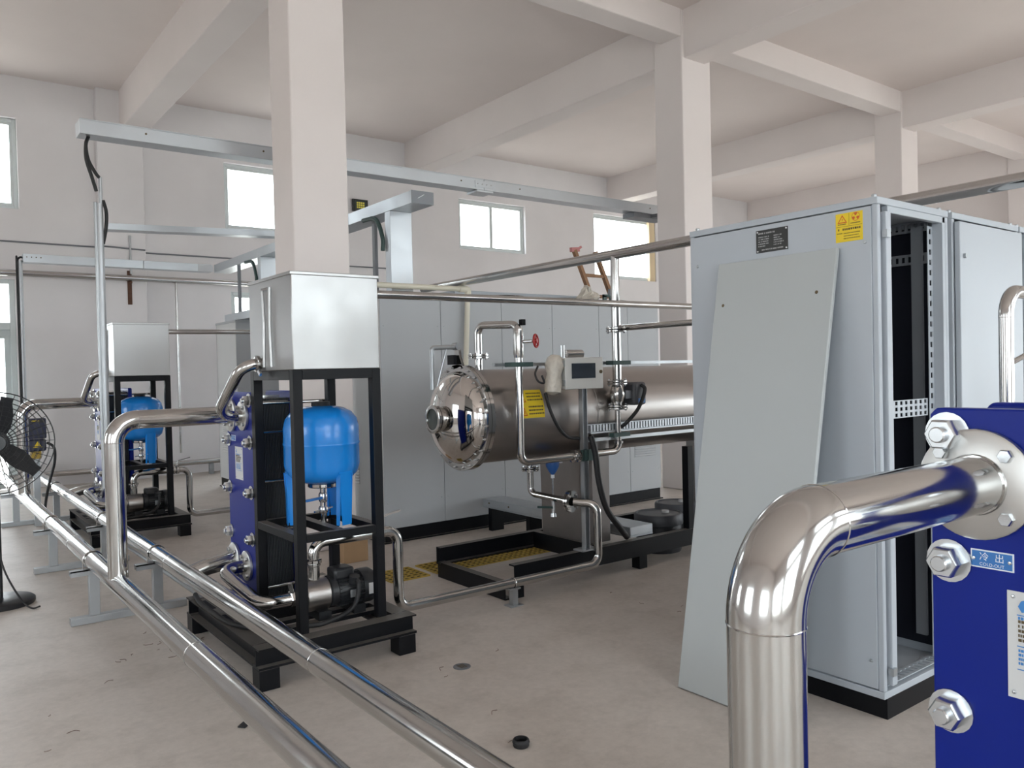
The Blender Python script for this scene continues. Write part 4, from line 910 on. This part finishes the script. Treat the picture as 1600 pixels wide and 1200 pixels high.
# pipe behind the foreground exchanger
t = T('bent_pipe', 'slim steel pipe bending to the right above the foreground exchanger', 'steel pipe', (3.0, 1.17, 0))
MB().tube([(3.0, 1.172, 0), (3.0, 1.172, 1.64)], .0225, 0, 18).build('vertical_pipe', 'steel', t)
MB().tube([(3.0, 1.172, 1.64), (3.0, 1.172, 1.73), (3.09, 1.172, 1.73)], .0228, .085, 18, 10).build('elbow', 'steel', t)
MB().tube([(3.085, 1.172, 1.73), (3.9, 1.172, 1.73)], .0225, 0, 18).build('horizontal_pipe', 'steel', t)
MB().tube([(3.01, 1.17, 1.48), (3.3, 1.0, 1.64)], .009, 0, 10).build('branch_pipe', 'steel', t)
MB().torus((3.0, 1.172, 1.64), (0, 0, 1), .0225, .0012, 18, 6).build('weld_bead', 'steel', t)
MB().lathe([(.07, 0), (.07, .012)], (3.0, 1.172, 0), (0, 0, 1), 20).build('base_flange', 'steel', t)
B(3.86, 3.9, 1.15, 1.195, 0, 1.708).build('support_leg', 'steel', t)

# ---------------------------------------------------------------- overhead cable trays and cable poles
def tray(mb, p, q_, wd, ht, cover=True):
    p = V(p); q_ = V(q_); mb.bar(p, q_, wd, ht); return mb
t = T('cable_tray', 'long zinc cable tray hanging high across the hall behind the column', 'cable tray', (4.5, 7.38, 3.5), 'overhead cable trays')
for x0, x1 in ((1.21, 3.02), (3.024, 5.2), (5.204, 8.15)):
    o = B(x0, x1, 7.3, 7.48, 3.495, 3.61).build('tray_section', 'tray', t, .003); B(x0, x1, 7.295, 7.485, 3.607, 3.618).build('tray_cover', 'tray', o, .002)
    for x in (x0 + .5, x1 - .3): MB().cyl((x, 7.3, 3.565), (x, 7.297, 3.565), .009, n=8).build('tray_hole', 'ink', o)
for x in (3.02, 5.2): 
    o = B(x - .12, x + .12, 7.293, 7.3, 3.52, 3.59).build('splice_plate', 'tray', t); B(x - .1, x + .12, 7.29, 7.49, 3.47, 3.49).build('splice_bottom', 'tray', t)
    for i in range(4): MB().lathe([(.007, 0), (.007, .006)], (x - .09 + i * .06, 7.293, 3.555), (0, -1, 0), 6).build('bolt', 'bolt', o)
B(1.206, 1.21, 7.3, 7.48, 3.495, 3.61).build('end_cap', 'white_print', t)
B(7.55, 8.15, 7.29, 7.5, 3.43, 3.49).build('end_bracket', 'rail_grey', t)
B(7.85, 7.91, 6.86, 7.3, 3.44, 3.48).build('column_bracket', 'rail_grey', t)
for x in (2.85,): MB().cyl((x, 7.4, 3.61), (x, 7.4, 5.75), .008, n=8).build('hanger_rod', 'zinc', t)
t = T('cable_tray', 'zinc cable tray running from the enclosure towards the back wall', 'cable tray', (3.6, 8.9, 2.93), 'overhead cable trays')
for y0, y1 in ((5.98, 7.9), (7.904, 9.7), (9.704, 11.4)): B(3.5, 3.72, y0, y1, 2.94, 3.05).build('tray_section', 'tray', t, .003)
B(3.5, 3.72, 5.976, 5.98, 2.94, 3.05).build('end_opening', 'rail_grey', t); MB().bar((3.56, 5.974, 2.985), (3.62, 5.974, 3.02), .004, .02, (0, 1, 0)).build('end_reflection', 'white_print', t)  # white bar paints a reflection on the tray's dark near end
for y, ys in ((6.36, 6.75), (9.6, 10.52)):
    B(3.5, 3.72, y, y + .1, 2.23, 2.94).build('drop_duct', 'tray', t, .003)
    if y > 9: B(3.5, 3.72, y + .1, 11.0, 2.23, 2.33).build('drop_duct', 'tray', t, .003)
    MB().curve([(3.49, y + .5, 2.93), (3.49, y + .25, 2.9), (3.49, y + .13, 2.72), (3.485, y + .12, 2.6)], .02, 8).build('drop_cable', 'green_dark', t)
    MB().bar((3.55, ys, 2.94), (3.55, ys, 2.23), .03, .05, (0, 1, 0)).build('stay', 'rail_grey', t)
t = T('cable_tray', 'zinc cable tray level with wall pipe, ending at the leftmost pole', 'cable tray', (2.4, 11.5, 2.95), 'overhead cable trays')
for x0, x1 in ((1.23, 2.6), (2.604, 3.48)): o = B(x0, x1, 11.45, 11.6, 2.955, 3.06).build('tray_section', 'tray', t, .003)
for i in range(4): MB().cyl((1.27 + i * .05, 11.45, 3.02), (1.27 + i * .05, 11.447, 3.02), .008, n=6).build('tray_hole', 'ink', t)
B(3.3, 3.5, 11.443, 11.45, 2.96, 3.05).build('splice_plate', 'white_print', t)
t = T('cable_tray', 'thin tilted zinc cable tray between pole and column', 'cable tray', (2.5, 8.75, 3.0), 'overhead cable trays')
MB().bar((1.66, 8.72, 3.005), (3.5, 8.72, 3.08), .012, .06).build('side_rail', 'tray', t)
MB().bar((1.6, 8.80, 2.975), (3.5, 8.80, 3.05), .16, .006).build('tray_floor', 'tray', t)
MB().bar((1.55, 8.6, 2.93), (1.68, 8.88, 2.99), .02, .05).build('end_bracket', 'tray', t)
for y, x, zt, lb, lb2 in ((7.36, 1.345, 3.17, 'zinc cable pole in front of the far water box', 'black cables dropping from the high tray into the pole'),):
    t = T('cable_pole', lb, 'cable pole', (x, y, 0), 'cable poles')
    MB().tube([(x, y, .01), (x, y, 2.95)], .027, 0, 16).build('pole_tube', 'zinc', t); MB().tube([(x - .03, y, .6), (x - .03, y, 2.96)], .014, 0, 10).build('side_conduit', 'zinc', t)
    MB().tube([(x + .012, y, 2.9), (x + .012, y, zt)], .014, 0, 10).build('conduit', 'zinc', t)
    MB().lathe([(.08, 0), (.08, .01)], (x, y, 0), (0, 0, 1), 20).build('base_plate', 'zinc', t)
    for dx, zz in ((0, 3.16), (-.03, 3.05)):
        o = MB().curve([(x - .06, y + .02, 3.5), (x - .085, y, 3.42), (x - .07 + dx * .5, y, 3.3), (x - .02 + dx, y, 3.2 + dx), (x + .012 + dx, y, zz)], .014, 8).build('drop_cable', 'black_rubber', t)
    MB().curve([(x + .03, y, 2.98), (x + .05, y - .01, 2.88), (x + .045, y, 2.75), (x + .02, y, 2.62)], .014, 8).build('drop_cable', 'black_rubber', t)
t = T('cable_pole', 'zinc cable pole in front of the back wall, at far left', 'cable pole', (1.2, 11.52, 0), 'cable poles')
MB().tube([(1.2, 11.52, .01), (1.2, 11.52, 2.98)], .03, 0, 16).build('pole_tube', 'zinc', t); MB().lathe([(.08, 0), (.08, .01)], (1.2, 11.52, 0), (0, 0, 1), 20).build('base_plate', 'zinc', t)
MB().curve([(1.25, 11.52, 3.0), (1.21, 11.5, 3.02), (1.17, 11.49, 2.97), (1.165, 11.49, 2.8), (1.165, 11.49, .5)], .012, 8).build('drop_cable', 'black_rubber', t)

# ---------------------------------------------------------------- things on the back wall
t = T('wall_pipe', 'level steel pipe along the back wall on brackets', 'steel pipe', (2.5, 13.0, 2.95))
MB().tube([(-3, 12.9, 2.985), (6.6, 12.9, 2.985)], .045, 0, 18).build('pipe', 'steel', t)
for x in (-1.5, 2.74, 6.2):
    q = MB(); q.box(x - .02, x + .02, 12.86, 12.95 if 2.36 < x < 2.98 else 13.1, 2.91, 2.935); q.box(x - .03, x + .03, 12.94 if 2.36 < x < 2.98 else 13.09, 12.95 if 2.36 < x < 2.98 else 13.1, 2.6, 3.1); q.build('bracket', 'rust', t)
MB().tube([(3.385, 12.9, 2.95), (3.385, 12.9, .35)], .018, 0, 12).build('drop_pipe', 'steel', t)
t = T('floor_wall_pipe', 'steel pipe running low along the foot of the back wall', 'steel pipe', (3, 12.9, .15))
MB().tube([(-1.0, 12.8, .2), (4.2, 12.8, .2), (4.2, 11.6, .2)], .04, .08, 16).build('pipe', 'steel', t)
for x in (0.0, 2.2, 3.8): B(x - .03, x + .03, 12.76, 12.84, 0, .16).build('pipe_shoe', 'zinc', t)
t = T('wall_conduit', 'thin grey conduit line running along the back wall', 'conduit', (3, 13.09, 3.4))
MB().tube([(-2.0, 13.085, 3.44), (2.34, 13.085, 3.44)], .012, 0, 8).build('conduit', 'rail_grey', t); MB().tube([(3.0, 13.085, 3.40), (7.5, 13.085, 3.40)], .012, 0, 8).build('conduit', 'rail_grey', t)
MB().tube([(2.37, 12.94, 3.44), (2.97, 12.94, 3.42)], .012, 0, 8).build('conduit', 'rail_grey', t); MB().tube([(2.76, 12.935, 3.62), (2.76, 12.935, 3.05)], .016, 0, 8).build('drop_conduit', 'zinc', t)
t = T('flood_light', 'small black flood lamp with yellow diodes on the back wall', 'lamp', (6.57, 13.05, 4.36))
B(6.43, 6.73, 13.02, 13.06, 4.37, 4.585).build('housing', 'motor_black', t, .006)
q = B(6.46, 6.70, 13.014, 13.02, 4.395, 4.56).build('lens', 'glass_dark', t)
for i in range(4):
    for j in range(3): B(6.505 + i * .04, 6.535 + i * .04, 13.010, 13.014, 4.425 + j * .04, 4.455 + j * .04).build('diode', 'led', q)
q = MB(); q.box(6.45, 6.48, 13.06, 13.1, 4.4, 4.43); q.box(6.68, 6.71, 13.06, 13.1, 4.4, 4.43); q.build('mount', 'motor_black', t)

# ---------------------------------------------------------------- standing fan at the left edge
FX, FY, FZ, FR = .49, 6.3, 1.095, .335
t = T('standing_fan', 'black pedestal fan with wire cage at the left edge', 'fan', (FX, FY, 0))
MB().lathe([(.20, 0), (.205, .01), (.205, .03), (.19, .042), (.05, .05), (0, .05)], (FX, FY + .1, 0), (0, 0, 1), 40).build('base', 'motor_black', t)
MB().cyl((FX, FY + .1, .05), (FX, FY + .1, .98), .017, n=14).build('pole', 'motor_black', t)
fa = V((-.06, -1, .05)).normalized(); fc = V((FX, FY, FZ)); x_, y_ = MB().frame(fa)
MB().lathe([(.03, -.05), (.075, -.04), (.08, .06), (.06, .13), (0, .135)], fc, -fa, 24).build('motor', 'motor_black', t)
q = MB(); q.cyl(fc - fa * .08, V((FX, FY + .1, .96)), .025, n=12); q.build('neck', 'motor_black', t)
def cage(off, dome):
    q = MB()
    for r_ in [FR * (k2 + 1) / 11 for k2 in range(11)]:
        h = off + dome * (1 - (r_ / FR) ** 2) ** .7
        q.torus(fc + fa * h, fa, r_, .0042 if r_ > FR * .97 else .0018, 48, 5)
    for i in range(36):
        a = 2 * math.pi * i / 36; e = x_ * math.cos(a) + y_ * math.sin(a)
        q.sweep([fc + e * r_ + fa * (off + dome * max(0, 1 - (r_ / FR) ** 2) ** .7) for r_ in (FR * .18, FR * .5, FR * .8, FR * .93, FR)], .0016, 4)
    return q
cage(.005, .085).build('front_guard', 'motor_black', t); cage(-.005, -.085).build('rear_guard', 'motor_black', t)
MB().lathe([(.055, .08), (.05, .09), (0, .092)], fc, fa, 24).build('badge', 'motor_black', t)
for i in range(3):
    a = math.radians(137 + 120 * i); e = x_ * math.cos(a) + y_ * math.sin(a); s_ = fa.cross(e); q = MB(); vs = []
    for k2 in range(8):
        r_ = .04 + (FR * .92 - .04) * k2 / 7; wd = .04 + .025 * math.sin(math.pi * min(1, k2 / 6)); tw = .35
        for sgn in (-1, 1):
            for dd in (-.002, .002): vs.append(fc + e * r_ + s_ * (wd * sgn) * math.cos(tw) + fa * (.02 + wd * sgn * math.sin(tw) + dd))
    fs = []
    for k2 in range(7):
        b0 = k2 * 4; n0 = b0 + 4
        fs += [(b0 + 1, b0 + 3, n0 + 3, n0 + 1), (b0, n0, n0 + 2, b0 + 2), (b0, b0 + 1, n0 + 1, n0), (b0 + 2, n0 + 2, n0 + 3, b0 + 3)]
    fs += [(0, 2, 3, 1), (28, 29, 31, 30)]
    q.add(vs, fs); q.build('blade', 'motor_black', t)
MB().curve([(FX - .02, FY + .08, .5), (FX + .02, FY + .02, .25), (FX + .1, FY - .1, .06), (FX + .15, FY - .18, .012), (FX + .2, FY - .16, .01)], .006, 8).build('mains_lead', 'black_rubber', t)
# dosing inverter on a post behind the fan
t = T('inverter_box', 'dark blue electronics box with yellow labels behind the fan cage', 'electronics box', (1.11, 9.6, 0))
B(1.015, 1.185, 9.56, 9.66, .905, 1.115).build('inverter_body', 'inverter_blue', t, .012); B(1.02, 1.18, 9.555, 9.66, .775, .9).build('lower_cover', 'inverter_blue', t, .02)
B(1.03, 1.17, 9.552, 9.556, 1.07, 1.1).build('display', 'plate_black', t); B(1.05, 1.12, 9.551, 9.555, 1.085, 1.095).build('print', 'yellow', t)
MB().prism([(-.03, 0), (.03, 0), (0, .05)], (1.1, 9.551, .83), V((1, 0, 0)), V((0, 0, 1)), .002).build('warning_label', 'yellow', t); B(1.06, 1.14, 9.551, 9.555, .815, .822).build('print', 'yellow', t)
B(1.04, 1.13, 9.55, 9.64, .70, .775).build('terminal_neck', 'yellow_frp', t); B(1.06, 1.12, 9.6, 9.66, 0, .7).build('stand_post', 'zinc', t)
MB().curve([(1.19, 9.6, .86), (1.25, 9.58, .8), (1.25, 9.58, .65), (1.2, 9.58, .45), (1.16, 9.58, .25), (1.14, 9.6, .02)], .014, 8).build('power_cable', 'black_rubber', t)

# ---------------------------------------------------------------- small things on the floor
t = T('bottle_cap', 'small black round cap lying on the floor in front', 'cap', (1.928, 2.542, 0))
MB().lathe([(.03, 0), (.033, .005), (.033, .026), (.03, .03), (.026, .03), (.025, .012), (0, .012)], (1.928, 2.542, 0), (0, 0, 1), 28).build('cap_body', 'black_rubber', t); MB().torus((1.928, 2.542, .018), (0, 0, 1), .0335, .002, 28, 6).build('cap_rib', 'black_rubber', t)
t = T('floor_drain', 'small round metal drain cover set in the concrete floor', 'drain', (2.226, 3.416, 0))
MB().lathe([(.045, 0), (.045, .003), (.038, .004), (0, .003)], (2.226, 3.416, 0), (0, 0, 1), 28).build('cover', 'rail_grey', t); q = MB()
for i in range(5): q.bar((2.226 - .02, 3.396 + i * .01, .0042), (2.226 + .02, 3.396 + i * .01, .0042), .003, .001)
q.build('slots', 'ink', t)
for i, (x, y, a, l, lb) in enumerate(((1.132, 3.454, .7, .05, 'dark rubber chip on the floor beside the left pipe'),)):
    q = MB(); q.bar((x - l / 2 * math.cos(a), y - l / 2 * math.sin(a), .004), (x + l / 2 * math.cos(a), y + l / 2 * math.sin(a), .006), .035, .006); tag(q.build('rubber_chip', 'black_rubber'), lb, 'scrap')
rn = random.Random(11); q = MB()
for i in range(30):
    cx, cy, sp = rn.choice(((1.0, 4.7, .35), (1.0, 4.75, .3), (2.6, 3.3, .5), (3.6, 3.6, .5), (.6, 3.9, .6), (1.9, 2.9, .6)))
    x, y = cx + rn.gauss(0, sp * .5), cy + rn.gauss(0, sp * .5); a = rn.uniform(0, 6.3); l = rn.uniform(.015, .07)
    q.curve([(x, y, .002), (x + l * .5 * math.cos(a), y + l * .5 * math.sin(a), .003), (x + l * math.cos(a + .6), y + l * math.sin(a + .6), .002)], .0012, 4, 3)
o = q.build('floor_debris', 'rust'); tag(o, 'scattered metal swarf and straw bits on the concrete floor', 'debris', kind='stuff')
